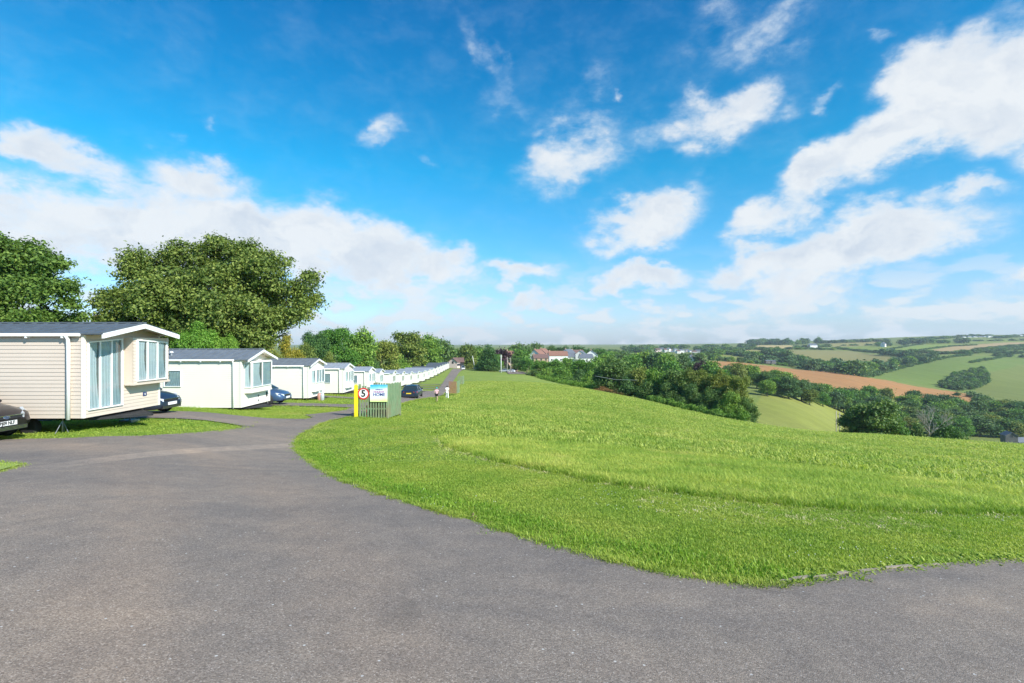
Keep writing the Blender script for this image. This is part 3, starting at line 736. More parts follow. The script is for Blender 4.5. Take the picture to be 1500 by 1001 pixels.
for (px, D, top, half, k, hue, lab) in [
 (661, 300, 509, 9, 'oak', 'dark', 'small dark tree directly behind the red chalet roof'),
 (673, 310, 512, 9, 'oak', 'mid', 'small green tree right behind the dark chalet roof'),
 (684, 272, 505, 14, 'oak', 'olive', 'rounded olive tree right of the red chalet'),
 (699, 290, 511, 12, 'oak', 'mid', 'green tree between the olive tree and the dark conifer'),
 (703, 330, 507, 9, 'oak', 'dark', 'dark tree top rising behind the leaning pale pole'),
 (716, 238, 504, 15, 'conifer', 'dark', 'tall dark green conifer beyond the end of the field'),
 (727, 250, 519, 12, 'oak', 'mid', 'green tree right of the conifer beside the utility pole'),
 (733, 290, 511, 15, 'oak', 'copper', 'dark purple copper beech beyond the utility pole'),
 (706, 248, 524, 12, 'shrub', 'mid', 'green bush in the middle of the hedge behind the rail fence'),
 (694, 262, 527, 10, 'shrub', 'olive', 'olive bush at the left of the rail fence near the parked blue car'),
 (724, 236, 532, 11, 'shrub', 'dark', 'dark bush at the foot of the conifer, right of the rail fence'),
 (748, 330, 512, 12, 'oak', 'mid', 'green tree above the cream lane house'),
 (762, 300, 513, 17, 'oak', 'mid', 'large green tree right of the cream lane house'),
 (757, 420, 503, 14, 'oak', 'dark', 'dark skyline tree left of the village houses'),
 (772, 430, 507, 10, 'oak', 'dark', 'smaller dark skyline tree left of the pink gabled house'),
 (785, 470, 504, 12, 'oak', 'dark', 'rounded dark skyline tree behind the pink gabled house'),
 (808, 500, 506, 7, 'oak', 'dark', 'small dark skyline tree behind the red tiled roof'),
 (818, 510, 509, 8, 'oak', 'dark', 'low dark skyline tree right of the red tiled roof'),
 (829, 500, 508, 6, 'oak', 'dark', 'narrow dark skyline tree between the red roof and the slate roof'),
 (848, 480, 507, 11, 'oak', 'dark', 'rounded dark skyline tree above the slate roofed houses'),
 (862, 500, 511, 10, 'oak', 'dark', 'low dark skyline tree behind the white gabled house on the right'),
 (880, 520, 512, 12, 'oak', 'mid', 'skyline tree right of the village houses'),
 (897, 560, 514, 12, 'oak', 'mid', 'second skyline tree right of the village houses'),
 (913, 600, 514, 10, 'oak', 'dark', 'third skyline tree right of the village, low and dark'),
 (755, 262, 524, 13, 'oak', 'dark', 'dark tree by the lane bend behind the parked cars'),
 (772, 252, 524, 13, 'oak', 'mid', 'green tree at the right side of the lane bend'),
 (792, 240, 527, 15, 'oak', 'bright', 'light green tree below the pink gabled house'),
 (783, 222, 541, 12, 'shrub', 'dark', 'dark bush at the left end of the field hedge'),
 (812, 232, 526, 16, 'oak', 'bright', 'light yellow green tree below the red tiled roof'),
 (799, 210, 538, 14, 'shrub', 'mid', 'green bush in the field hedge under the light green trees'),
 (830, 235, 524, 14, 'oak', 'mid', 'green tree below the slate roofed houses'),
 (824, 200, 538, 17, 'shrub', 'mid', 'broad green bush in the field hedge below the slate roofs'),
 (850, 220, 525, 17, 'oak', 'bright', 'light green tree below the white gabled house'),
 (846, 188, 541, 15, 'shrub', 'dark', 'dark green bush in the field hedge below the white gable'),
 (871, 212, 522, 18, 'oak', 'mid', 'green tree at the right end of the village hedge'),
 (865, 176, 541, 14, 'shrub', 'mid', 'rounded hedge bush left of the big dark hawthorn'),
 (741, 238, 540, 7, 'shrub', 'mid', 'small bush beside the utility pole base')]:
    T(px, D, top, half, k, hue, lab, g_)
g_ = 'copse on the edge of the field'
for (px, D, top, half, k, hue, lab) in [
 (899, 136, 523, 30, 'oak', 'dark', 'large dark dome shaped tree, leftmost of the copse at the field edge'),
 (884, 142, 540, 18, 'oak', 'dark', 'dark tree on the left flank of the dome shaped tree in the copse'),
 (884, 130, 566, 15, 'shrub', 'rust', 'low rust coloured bush in front of the copse, left end'),
 (905, 124, 569, 13, 'shrub', 'rust', 'low brownish bush right of the rust coloured one at the copse foot'),
 (937, 130, 536, 19, 'oak', 'olive', 'lighter olive tree second from the left in the copse'),
 (922, 124, 552, 18, 'shrub', 'dark', 'dark bush between the dome shaped tree and the olive tree'),
 (962, 122, 538, 22, 'oak', 'mid', 'green tree in the middle left of the copse'),
 (950, 118, 556, 20, 'shrub', 'dark', 'dark bush at the foot of the middle left trees in the copse'),
 (990, 116, 541, 25, 'oak', 'dark', 'dark tree in the middle of the copse'),
 (982, 112, 558, 24, 'shrub', 'dark', 'dark bush at the foot of the middle trees in the copse'),
 (1020, 110, 536, 25, 'oak', 'olive', 'olive green tree right of the copse centre'),
 (1012, 106, 560, 24, 'shrub', 'dark', 'dark bush beneath the right centre trees of the copse'),
 (1050, 106, 541, 27, 'oak', 'olive', 'tall olive tree second from the right in the copse'),
 (1042, 101, 566, 24, 'shrub', 'dark', 'dark bush beneath the second tree from the right of the copse'),
 (1080, 100, 549, 25, 'oak', 'olive', 'rightmost olive tree of the copse with sunlit boughs'),
 (1072, 97, 572, 26, 'shrub', 'mid', 'green bush under the rightmost tree of the copse'),
 (1092, 96, 580, 18, 'shrub', 'dark', 'dark bush at the right end of the copse'),
 (1065, 112, 548, 24, 'oak', 'dark', 'dark tree behind the two rightmost olive trees of the copse')]:
    T(px, D, top, half, k, hue, lab, g_)
g_ = 'trees in the middle distance behind the copse'
for (px, D, top, half, k, hue, lab) in [
 (925, 330, 519, 16, 'oak', 'mid', 'green tree leftmost of the middle distance row behind the copse'),
 (943, 350, 516, 16, 'oak', 'mid', 'rounded green tree second in the row behind the copse'),
 (962, 340, 518, 15, 'oak', 'blue', 'blue green tree third in the row behind the copse'),
 (978, 320, 517, 15, 'oak', 'mid', 'rounded tree fourth in the row behind the copse'),
 (995, 330, 521, 14, 'oak', 'blue', 'tree left of the cluster of white cottages behind the copse'),
 (986, 280, 531, 15, 'oak', 'mid', 'lower green tree in front of the row behind the copse'),
 (1012, 330, 529, 13, 'oak', 'dark', 'dark tree below the white cottages behind the copse'),
 (1028, 300, 530, 15, 'oak', 'copper', 'purplish brown tree right of the white cottages'),
 (1043, 290, 531, 14, 'oak', 'mid', 'green tree at the left end of the brown field hedge'),
 (1056, 280, 538, 14, 'oak', 'bright', 'lighter green tree just behind the rightmost copse tree'),
 (1001, 420, 518, 10, 'oak', 'blue', 'distant tree left of the white cottages, on the rise'),
 (1025, 460, 519, 10, 'oak', 'blue', 'distant tree right of the white cottages, on the rise'),
 (908, 420, 518, 12, 'oak', 'blue', 'distant tree above the dome shaped copse tree'),
 (889, 330, 520, 14, 'oak', 'mid', 'green tree between the village hedge and the dome shaped tree'),
 (1250, 106, 598, 20, 'oak', 'dark', 'smaller dark tree left of the very dark rounded tree near the bare one'),
 (1284, 104, 583, 34, 'oak', 'dark', 'very dark rounded tree at the field edge, left of the bare tree'),
 (1308, 102, 612, 22, 'shrub', 'mid', 'green bush between the dark rounded tree and the bare tree'),
 (1338, 108, 618, 18, 'shrub', 'dark', 'dark bush immediately left of the bare tree trunk'),
 (1385, 104, 616, 22, 'shrub', 'dark', 'dark bush immediately right of the bare tree trunk'),
 (1405, 100, 628, 14, 'shrub', 'dark', 'low dark bush at the right foot of the bare tree clump')]:
    T(px, D, top, half, k, hue, lab, g_, lod='mid' if 150 > D > 0 and px > 1200 else None)
# scrubby hedge along the lip of the field in front of the copse: one continuous hedge
def hedge_run(name, label, line, h, wdt, n, size, hue, seed):
    rg = random.Random(seed); pts = smooth_line([p[:2] for p in line], 1.3); x0, y0 = pts[0]; z0 = gz(x0, y0); L = []
    for (x, y) in pts:
        hh = h*rg.uniform(.7, 1.15)
        L.append((x-x0+rg.uniform(-.3, .3), y-y0+rg.uniform(-.3, .3), gz(x, y)-z0+hh*.45, wdt*rg.uniform(.8, 1.2), wdt*rg.uniform(.8, 1.2), hh*.6))
    me = crown_mesh(name, L, n, size, seed, LM[hue], sub=6)
    o = link(bpy.data.objects.new(name, me)); o.location = (x0, y0, z0); return props(o, label, 'hedge')
hedge_run('hedge', 'low scrubby hedge running along the lip of the field in front of the copse', [at(955, 108), at(985, 103), at(1020, 97), at(1055, 92), at(1085, 89)], 1.6, 1.0, 16000, .17, 'mid', 4)
hedge_run('hedge', 'low green hedge at the far end of the field below the village trees', [at(875, 138), at(858, 152), at(835, 168), at(812, 182), at(790, 196)], 1.7, 1.1, 9000, .25, 'bright', 6)
# bare tree
def dead_tree(px, D, top, half, label):
    x, y, z = at(px, D); rg = random.Random(3); e = props(empty('bare_tree', (x, y, z-.1)), label, 'tree')
    H_ = EYE-(top-CY)/F*D-z; rad = half/F*D; mb = MB(); tw = MB()
    def grow(p, d, L, r, lev):
        q = p+d*L*.5+Vector((rg.uniform(-.1, .1), rg.uniform(-.1, .1), .04))*L; e_ = q+(d+Vector((rg.uniform(-.25, .25), rg.uniform(-.25, .25), .12))).normalized()*L*.5
        (mb if lev < 3 else tw).tube([p, q, e_], [r, r*.8, r*.6], 7 if lev < 2 else 4)
        if lev >= 5: return
        for k in range(3 if lev < 4 else 4):
            a = rg.uniform(0, 6.283); sp = rg.uniform(.45, .85)
            dd = (d+Vector((math.cos(a)*sp, math.sin(a)*sp, rg.uniform(-.05, .3)))).normalized()
            grow(e_ if k else q, dd, L*rg.uniform(.62, .8), r*.56, lev+1)
    grow(Vector((0, 0, 0)), Vector((0, 0, 1)), H_*.28, .26, 0)
    mb.build('trunk', PALEBARK, e); tw.build('twigs', PALEBARK, e); return e
dead_tree(1362, 98, 581, 33, 'bare pale branched tree without leaves at the edge of the field')

# ------------------------------------------------------------------ valley wood: single trees
wood = [(1062,550),(1130,560),(1180,572),(1240,584),(1330,590),(1400,596),(1500,604),(1600,608),(1600,650),(1500,646),(1430,642),(1385,642),(1330,634),(1262,624),(1242,606),(1180,594),(1120,580)]
rg = random.Random(11); spots = []
for _ in range(9000):
    px, py = rg.uniform(1060, 1600), rg.uniform(545, 652)
    if not in_poly([px], [py], wood)[0]: continue
    if all((px-a)**2/196+(py-b)**2/64 > 1 for a, b in spots): spots.append((px, py))
for (px, py) in spots:
    x, y, z = hit(px, py, 180)
    if y > 900: continue
    edge_up = py < 590 if px > 1240 else py < 575
    hh = rg.uniform(8.5, 13); hue = rg.choice(['mid', 'dark', 'blue', 'mid', 'dark', 'olive'])
    lab = 'tree in the dense green valley wood below the brown field'
    t = tree(px, y, CY+(EYE-z-hh)/y*F, hh*.55/y*F, 'oak', hue, lab, 'trees of the valley wood', pos=(x, y, z), lod='lo' if y > 330 else 'mid')
# ------------------------------------------------------------------ grass and distant hedges (uncountable: instanced)
def scatter(name, pts, scl, protos, label, cat, seed=0):
    """points on the ground carrying randomly turned clumps"""
    pts = np.asarray(pts, np.float32)
    me = bpy.data.meshes.new(name); me.vertices.add(len(pts)); me.vertices.foreach_set('co', pts.ravel())
    a = me.attributes.new('sc', 'FLOAT_VECTOR', 'POINT'); a.data.foreach_set('vector', np.asarray(scl, np.float32).ravel())
    rg = np.random.default_rng(seed); rot = np.zeros((len(pts), 3), np.float32); rot[:, 2] = rg.uniform(0, 6.283, len(pts))
    rot[:, :2] = rg.normal(size=(len(pts), 2))*.08
    a = me.attributes.new('ro', 'FLOAT_VECTOR', 'POINT'); a.data.foreach_set('vector', rot.ravel())
    a = me.attributes.new('ix', 'INT', 'POINT'); a.data.foreach_set('value', rg.integers(0, len(protos), len(pts)).astype(np.int32))
    o = link(bpy.data.objects.new(name, me))
    pc = bpy.data.collections.new(name+'_clumps')
    for p in protos: pc.objects.link(p)
    g = bpy.data.node_groups.new(name+'_scatter', 'GeometryNodeTree')
    g.interface.new_socket('Geometry', in_out='INPUT', socket_type='NodeSocketGeometry')
    g.interface.new_socket('Geometry', in_out='OUTPUT', socket_type='NodeSocketGeometry')
    N = g.nodes; Lk = g.links
    gi = N.new('NodeGroupInput'); go = N.new('NodeGroupOutput'); ip = N.new('GeometryNodeInstanceOnPoints')
    ci = N.new('GeometryNodeCollectionInfo'); ci.inputs['Collection'].default_value = pc; ci.inputs['Separate Children'].default_value = True; ci.inputs['Reset Children'].default_value = True
    def named(n_, t):
        q = N.new('GeometryNodeInputNamedAttribute'); q.data_type = t; q.inputs[0].default_value = n_; return q.outputs[0]
    Lk.new(gi.outputs[0], ip.inputs['Points']); Lk.new(ci.outputs[0], ip.inputs['Instance']); ip.inputs['Pick Instance'].default_value = True
    Lk.new(named('ix', 'INT'), ip.inputs['Instance Index'])
    e2r = N.new('FunctionNodeEulerToRotation'); Lk.new(named('ro', 'FLOAT_VECTOR'), e2r.inputs[0]); Lk.new(e2r.outputs[0], ip.inputs['Rotation'])
    Lk.new(named('sc', 'FLOAT_VECTOR'), ip.inputs['Scale']); Lk.new(ip.outputs[0], go.inputs[0])
    md = o.modifiers.new('clumps', 'NODES'); md.node_group = g
    return props(o, label, cat, kind='stuff')
def blade_mat(nm='grass_blades', tint=(1, 1, 1)):
    m, nt, bs = new_mat(nm)
    gg = nt.node('ShaderNodeGroup'); gg.node_tree = GT
    a = nt.node('ShaderNodeAttribute', attribute_name='tone')
    c = nt.mix(1.0, gg.outputs[0], nt.ramp(a.outputs['Fac'], [(0, (.75, .85, .6)), (.5, (1.15, 1.15, 1.0)), (.85, (1.5, 1.4, 1.2)), (1, (2.0, 1.75, 1.9))]), 'MULTIPLY')
    c = nt.mix(1.0, c, tint, 'MULTIPLY')
    nt.set(bs.inputs['Base Color'], c); bs.inputs['Roughness'].default_value = .5; bs.inputs['Specular IOR Level'].default_value = .25
    tr = nt.node('ShaderNodeBsdfTranslucent'); nt.set(tr.inputs[0], nt.mix(1.0, c, (1.25, 1.35, .6), 'MULTIPLY'))
    mx = nt.node('ShaderNodeMixShader'); mx.inputs[0].default_value = .4
    nt.l.new(bs.outputs[0], mx.inputs[1]); nt.l.new(tr.outputs[0], mx.inputs[2]); nt.l.new(mx.outputs[0], nt.n['Material Output'].inputs[0]); return m
BLM = blade_mat('lawn_blades', (1.0, .98, 1.0)); BMD = blade_mat('meadow_blades', (1.16, 1.08, 1.4)); BTF = blade_mat('shadow_line_blades', (.72, .82, .60)); BMN = blade_mat('meadow_blades_near', (1.42, 1.26, 1.6)); BLU = blade_mat('lush_blades', (.74, .90, .62))
def clump(name, nb, rad, h, wd, seed, lean=.6, m=None):
    rg = np.random.default_rng(seed); V = []; Q = []; tn = []
    for k in range(nb):
        a = rg.uniform(0, 6.283); r = rad*math.sqrt(rg.uniform()); b = np.array([r*math.cos(a), r*math.sin(a), -.01])
        hh = h*rg.uniform(.5, 1.15); da = rg.uniform(0, 6.283); dv = np.array([math.cos(da), math.sin(da), 0]); sd = np.array([-dv[1], dv[0], 0])*wd*rg.uniform(.7, 1.3)
        ln = lean*rg.uniform(.3, 1.3)*hh; i = len(V)
        m_ = b+dv*ln*.35+np.array([0, 0, hh*.62]); t = b+dv*ln+np.array([0, 0, hh*.95])
        V += [b-sd, b+sd, m_+sd*.75, m_-sd*.75, t+sd*.12, t-sd*.12]; Q += [(i, i+1, i+2, i+3), (i+3, i+2, i+4, i+5)]; tn += [rg.uniform(0, 1)]*6
    me = np_mesh(name, V, Q, [m or BLM]); at_ = me.attributes.new('tone', 'FLOAT', 'POINT'); at_.data.foreach_set('value', np.array(tn, np.float32))
    return bpy.data.objects.new(name, me)
short = [clump('grass_clump', 60, .16, .022, .0034, s, 1.0) for s in range(5)]
coarse_g = [clump('grass_clump', 46, .34, .026, .008, 20+s, 1.0) for s in range(4)]
longg = [clump('meadow_clump', 60, .20, .115, .0042, 40+s, .8, BMN) for s in range(5)]
longc = [clump('meadow_clump', 60, .42, .13, .011, 60+s, .7, BMD) for s in range(4)]
meadow_px = [(662,572),(650,588),(640,606),(642,625),(650,644),(680,661),(760,682),(830,697),(900,709),(1000,724),(1100,737),(1220,745),(1350,750),(1500,753),(1640,758)]
meadow = smooth_line([H2(*p) for p in meadow_px], .5)
NML = len(meadow)
meadow = meadow+[(90, 20), (90, 60), at(1500, 62)[:2], at(1300, 74)[:2], at(1100, 90)[:2], at(950, 115)[:2], at(850, 145)[:2], at(760, 180)[:2], at(690, 190)[:2]]
meadow = wobble(meadow, .06, 1.1, 4)
ROADP = np.array(main_w)
DRVP = [[(-9.2, a), (-9.2, b), (-45, b), (-45, a)] for a, b in DRV]
def place(n, r0, r1, rg, w0=-47.5, w1=47.5):
    a = np.radians(rg.uniform(w0, w1, n)); r = np.sqrt(rg.uniform(r0*r0, r1*r1, n)); return r*np.sin(a), r*np.cos(a)
def on_grass(x, y, mar=0.0):
    k = ~in_poly(x, y, main_w)
    for q in DRVP: k &= ~in_poly(x, y, q)
    return k
rgn = np.random.default_rng(3)
def lay(name, n, r0, r1, protos, s0, s1, zs, label, inside, seed):
    x, y = place(n, r0, r1, rgn); k = on_grass(x, y); mm = in_poly(x, y, meadow); k &= (mm if inside else ~mm); x, y = x[k], y[k]
    z = ground(x, y); s = rgn.uniform(s0, s1, len(x)); patch = .75+.5*np.abs(np.sin(x*.9+np.sin(y*.7)*1.3)*np.cos(y*1.1+x*.25))
    dd = 1.0
    return scatter(name, np.column_stack([x, y, z]), np.column_stack([s, s, s*zs*patch]), protos, label, 'grass', seed)
lay('lawn_grass', 36000, 3.6, 11.5, short, .8, 1.25, 1, 'short mown grass along the road verge', False, 1)
lay('lawn_grass', 34000, 11.5, 32, coarse_g, .8, 1.3, .8, 'short mown grass further along the verge and between the plots', False, 2)
lay('meadow_grass', 26000, 7, 17, longg, .8, 1.25, .95, 'longer meadow grass beyond the mown strip', True, 3)
lay('meadow_grass', 60000, 17, 62, longc, .9, 1.5, .8, 'longer meadow grass further down the field', True, 4)
lay('lawn_grass', 26000, 32, 75, coarse_g, 1.6, 2.4, .8, 'short mown grass far down the verge and between the plots', False, 5)
lay('meadow_grass', 60000, 55, 130, longc, 1.5, 2.4, .55, 'meadow grass at the far side of the field', True, 6)
# taller fringe where the mower stopped, and where turf overhangs the asphalt
def fringe(name, line, off, per, protos, s0, s1, label, seed, zs=1.0):
    rg = np.random.default_rng(seed); Pn = []; S = []
    for i in range(len(line)-1):
        a = np.array(line[i]); b = np.array(line[i+1]); L = np.linalg.norm(b-a); dist = np.linalg.norm(a)
        if dist > 60 or a[1] < 1: continue
        t = (b-a)/max(L, 1e-6); nn = np.array([-t[1], t[0]]); m_ = rg.poisson(L*per/max(1, dist/10))
        for k in range(m_):
            p = a+(b-a)*rg.uniform()+nn*rg.normal()*off; s = rg.uniform(s0, s1)*max(1, dist/20); Pn.append((p[0], p[1], gz(p[0], p[1]))); S.append((s, s, s*zs))
    return scatter(name, Pn, S, protos, label, 'grass', seed)
fringe('grass_fringe', [p for p in meadow[:NML] if math.hypot(*p) < 16.5], .07, 24, [clump('tuft_clump', 60, .18, .14, .0045, 140+s, .6, BTF) for s in range(4)], .4, 1.05, 'tufted edge of the uncut grass', 8)  # blades tinted dark to paint the shadow line at the mowing edge
STRAW = mat('dry_clippings', (.62, .55, .27), .9, var=.2)
def straw(seed):
    c = clump('clippings', 50, .14, .018, .004, seed, 3.0); c.data.materials[0] = STRAW; return c
off_l = [(x-.10, y-.20) for x, y in meadow[12:NML] if math.hypot(x, y) < 18]
fringe('grass_clippings', [(x-.3, y-1.0) for x, y in meadow[:NML] if 2.2 < x < 6.5], .30, 40, [straw(s) for s in (4, 5)], .7, 1.3, 'patchy dry clippings on the mown strip', 20)
fringe('grass_clippings', off_l, .08, 26, [straw(s) for s in (1, 2, 3)], .8, 1.5, 'dry straw coloured clippings along the mowing line', 17)
fringe('lush_edge', smooth_line([(x+.25, y+.30) for x, y in W_[:14]], .3), .20, 44, [clump('lush_clump', 60, .18, .045, .0045, 150+s, .9, BLU) for s in range(4)], .8, 1.25, 'lusher taller grass next to the asphalt', 18)
SOIL = mat('edge_soil', (.20, .13, .075), .95, var=.4)
def soil(seed):
    c = clump('soil_crumbs', 40, .07, .010, .009, seed, 2.5); c.data.materials[0] = SOIL; return c
edge_c = [p for p in smooth_line(list(W_), .3)]
fringe('grass_fringe', edge_c, .035, 40, [clump('edge_clump', 40, .07, .05, .0035, 80+s, 1.0) for s in range(4)], .8, 1.4, 'ragged turf edge along the asphalt', 9)
fringe('soil_crumbs', edge_c, .03, 30, [soil(s) for s in (1, 2, 3)], .8, 1.7, 'brown soil and grit along the turf edge', 19)
# low weeds on the concrete edging at the right
fringe('weeds', smooth_line(kerb_pts[:5], .2), .05, 46, [clump('weed_clump', 26, .09, .035, .009, 90+s, 1.6) for s in range(4)], .7, 1.5, 'low weeds creeping over the concrete edging', 10)
fringe('lawn_tufts', smooth_line([isl1[0], *isl1[1:]], .3), .04, 20, short, .8, 1.3, 'grass edge of the caravan plot', 12)
wl = wedge+[wedge[0]]
fringe('verge_tufts', smooth_line(wl, .3), .05, 30, short, .8, 1.3, 'grass on the small wedge of verge at the left', 15)
wx_, wy_ = place(6000, 6, 16, rgn, -60, -40); k = in_poly(wx_, wy_, wedge); wx_, wy_ = wx_[k], wy_[k]
scatter('verge_grass', np.column_stack([wx_, wy_, ground(wx_, wy_)+.03]), np.full((len(wx_), 3), 1.1), short, 'short grass on the small wedge of verge at the left', 'grass', 16)
# little white clover heads and daisies in the verge
CL = mat('clover_white', (.75, .76, .68), .8); fl = MB()
for (a, b) in ((0, 0),):
    fl.lathe([(.002, 0), (.002, .05), (.010, .052), (.012, .062), (.006, .072)], seg=7)
flo = bpy.data.objects.new('clover_head', fl.mesh('clover_head', CL))
x, y = place(1100, 4, 13, rgn, -10, 46); k = on_grass(x, y) & (np.sin(x*1.3+y*.6)+np.cos(y*1.7-x*.4) > .2); x, y = x[k], y[k]
scatter('clover_flowers', np.column_stack([x, y, ground(x, y)]), np.full((len(x), 3), .42), [flo], 'tiny white clover heads dotted in the mown grass', 'flowers', 13)

# far hedgerows: blobs of foliage along field boundaries
def far_blob(seed, hue, kind='oak'):
    L = proto_lobes(kind, random.Random(seed)); me = crown_mesh('hedge_tree', L, 620 if kind == 'oak' else 420, 1.15 if kind == 'oak' else .8, seed, LM[hue], per=5, spread=.9, sub=5)
    return bpy.data.objects.new('hedge_tree', me)
FAR = [far_blob(100+s, h) for s, h in enumerate(['blue', 'dark', 'blue', 'mid'])]
FARS = [far_blob(120+s, h, 'shrub') for s, h in enumerate(['blue', 'dark', 'blue'])]
HEDGES = [  # image line, tree height m, spacing m, across jitter m, kind
 ([(1038,528),(1080,531),(1130,534),(1180,539),(1215,545)], 7, 7, 6, 'o'),
 ([(1105,529),(1140,532),(1175,538),(1210,545)], 15, 13, 18, 'o'),
 ([(1120,522),(1150,527),(1180,531)], 16, 12, 14, 'o'),
 ([(1060,518),(1085,522),(1110,526),(1130,530)], 12, 13, 9, 'o'),
 ([(1060,514),(1110,512),(1150,518)], 8, 12, 5, 'o'), ([(1130,518),(1150,522)], 14, 12, 10, 'o'),
 ([(1190,540),(1215,540),(1250,539),(1275,541)], 15, 13, 8, 'o'),
 ([(1180,529),(1196,538),(1205,541)], 10, 10, 8, 'o'),
 ([(1240,549),(1262,546),(1285,545),(1300,540)], 17, 12, 14, 'o'),
 ([(1262,552),(1290,546),(1330,537),(1390,524),(1420,521)], 5, 8, 3, 's'),
 ([(1316,536),(1340,531),(1370,525)], 13, 12, 16, 'o'),
 ([(1290,520),(1320,522),(1345,526),(1372,524)], 14, 12, 22, 'o'),
 ([(1225,511),(1262,515),(1300,518)], 7, 12, 5, 'o'), ([(1150,512),(1225,513)], 7, 14, 5, 'o'),
 ([(1300,518),(1340,516),(1385,519),(1420,517),(1500,519)], 7, 13, 6, 'o'),
 ([(1410,519),(1440,514),(1470,510),(1500,508)], 8, 14, 7, 'o'), ([(1295,514),(1330,507),(1350,505)], 4, 12, 3, 's'),
 ([(1335,515),(1390,508),(1430,506)], 4, 11, 3, 's'), ([(1440,516),(1500,512),(1560,511)], 6, 12, 4, 's'),
 ([(1275,508),(1300,507),(1310,506)], 16, 16, 22, 'o'), ([(1310,504),(1345,504),(1380,503),(1420,503)], 18, 17, 26, 'o'),
 ([(1220,502),(1260,501),(1285,500)], 11, 22, 9, 'o'), ([(1400,500),(1450,500),(1500,499),(1560,498)], 7, 22, 7, 's'),
 ([(1460,496),(1500,493),(1560,492)], 9, 24, 12, 'o'), ([(1330,500),(1370,497),(1410,494),(1450,493)], 10, 20, 14, 'o'),
 ([(1100,505.5),(1112,506),(1120,505),(1137,505.5)], 24, 19, 26, 'o'),
 ([(1144,505.5),(1165,505),(1190,504),(1212,503)], 24, 17, 34, 'o'), ([(1205,503.5),(1250,502),(1300,500.5)], 12, 22, 10, 'o'),
 ([(1040,513),(1060,511),(1085,510),(1100,509)], 14, 17, 20, 'o'), ([(1030,510),(1048,509)], 12, 17, 10, 'o'),
 ([(925,513),(950,512),(975,511),(1000,511),(1025,511)], 15, 18, 60, 'o'), ([(1025,514),(1045,517),(1060,521)], 13, 14, 22, 'o'),
 ([(880,516),(930,517),(960,517.5)], 10, 14, 20, 'o'), ([(1000,523),(1030,524),(1045,524)], 10, 12, 14, 'o'),
 ([(1404,580),(1425,582),(1450,590),(1500,597)], 6, 8, 5, 's'), ([(1420,532),(1450,527),(1480,521)], 4, 8, 3, 's'),
 ([(1155,508.5),(1190,509),(1215,508)], 8, 18, 8, 'o'), ([(1235,506.5),(1290,506)], 6, 17, 5, 's'),
 ([(1500,516),(1560,515)], 12, 14, 30, 'o'), ([(1455,522),(1500,524)], 8, 10, 12, 'o')]
for q, (line, ht, sp, jit, kd) in enumerate(HEDGES):
    Lp = [hit(px, py, 380) for px, py in line]; pts = []; sc = []
    for a, b in zip(Lp[:-1], Lp[1:]):
        L = math.dist(a[:2], b[:2]); m_ = max(1, int(L/sp))
        if L > 1500: continue
        for k in range(m_):
            t = (k+rgn.uniform())/m_; x = a[0]+(b[0]-a[0])*t+rgn.normal()*jit*.5; y = a[1]+(b[1]-a[1])*t+rgn.normal()*jit*.5
            s = ht/(9.6 if kd == 'o' else 4)*rgn.uniform(.7, 1.2); w_ = max(s, sp/7)*rgn.uniform(.95, 1.3)
            pts.append((x, y, gz(x, y)-.08*ht)); sc.append((w_, w_, s))
    if pts: scatter('hedgerow', pts, sc, FAR if kd == 'o' else FARS, 'distant hedgerow of dark trees dividing the fields', 'hedgerow', 200+q)
# dense copse on the green hillside
cp = [(1375,568),(1390,556),(1405,550),(1425,545),(1440,544),(1448,552),(1446,562),(1430,571),(1405,573)]
pts = []; sc = []
for _ in range(900):
    px, py = rgn.uniform(1370, 1455), rgn.uniform(540, 575)
    if in_poly([px], [py], cp)[0]:
        x, y, z = hit(px, py, 400); s = rgn.uniform(.55, .95); pts.append((x, y, z-.5)); sc.append((s, s, s))
scatter('copse', pts[:260], sc[:260], FAR, 'pear shaped copse on the far green hillside', 'copse', 300)
# ------------------------------------------------------------------ static caravans
CREAM = mat('cream_cladding', (.79, .735, .655), .5, var=.05, scale=.7)
BEIGE = mat('beige_cladding', (.63, .53, .435), .5, var=.05, scale=.7)
WHITE = mat('white_plastic', (.84, .84, .82), .35, var=.04)
PALE = mat('white_cladding', (.79, .75, .69), .5, var=.05, scale=.7)
ROOF = mat('slate_grey_roof', (.10, .12, .14), .6, var=.25, scale=3, bump=.2, bscale=30)
ROOFM = mat('mid_grey_roof', (.16, .18, .20), .55, var=.2, scale=3)
ROOFL = mat('pale_grey_roof', (.30, .33, .37), .5, var=.2, scale=3)
DARK = mat('dark_underside', (.018, .018, .02), .8)
STEEL = mat('galvanised_steel', (.30, .31, .32), .5, metal=.7)
BLACKPL = mat('black_rubber', (.02, .02, .022), .75, bump=.2)
def glass_mat(name, tint=(.10, .16, .19)):
    m, nt, bs = new_mat(name)
    bs.inputs['Base Color'].default_value = (.6, .72, .76, 1); bs.inputs['Roughness'].default_value = .03
    tp = nt.node('ShaderNodeBsdfTransparent'); tp.inputs[0].default_value = (.90, .95, .96, 1)
    gl = nt.node('ShaderNodeBsdfGlossy'); gl.inputs['Roughness'].default_value = .02; gl.inputs[0].default_value = (1, 1, 1, 1)
    fr = nt.node('ShaderNodeLayerWeight'); fr.inputs[0].default_value = .5
    mx = nt.node('ShaderNodeMixShader'); nt.set(mx.inputs[0], nt.math('MULTIPLY_ADD', nt.math('POWER', fr.outputs['Facing'], 3.0), .7, .10))
    nt.l.new(tp.outputs[0], mx.inputs[1]); nt.l.new(gl.outputs[0], mx.inputs[2]); nt.l.new(mx.outputs[0], nt.n['Material Output'].inputs[0]); return m
GLASS = glass_mat('window_glass')
CURT = mat('net_curtain', (.42, .485, .50), .9, var=.08, scale=3)
CURT2 = mat('lined_curtain', (.27, .35, .37), .9, var=.12, scale=3)
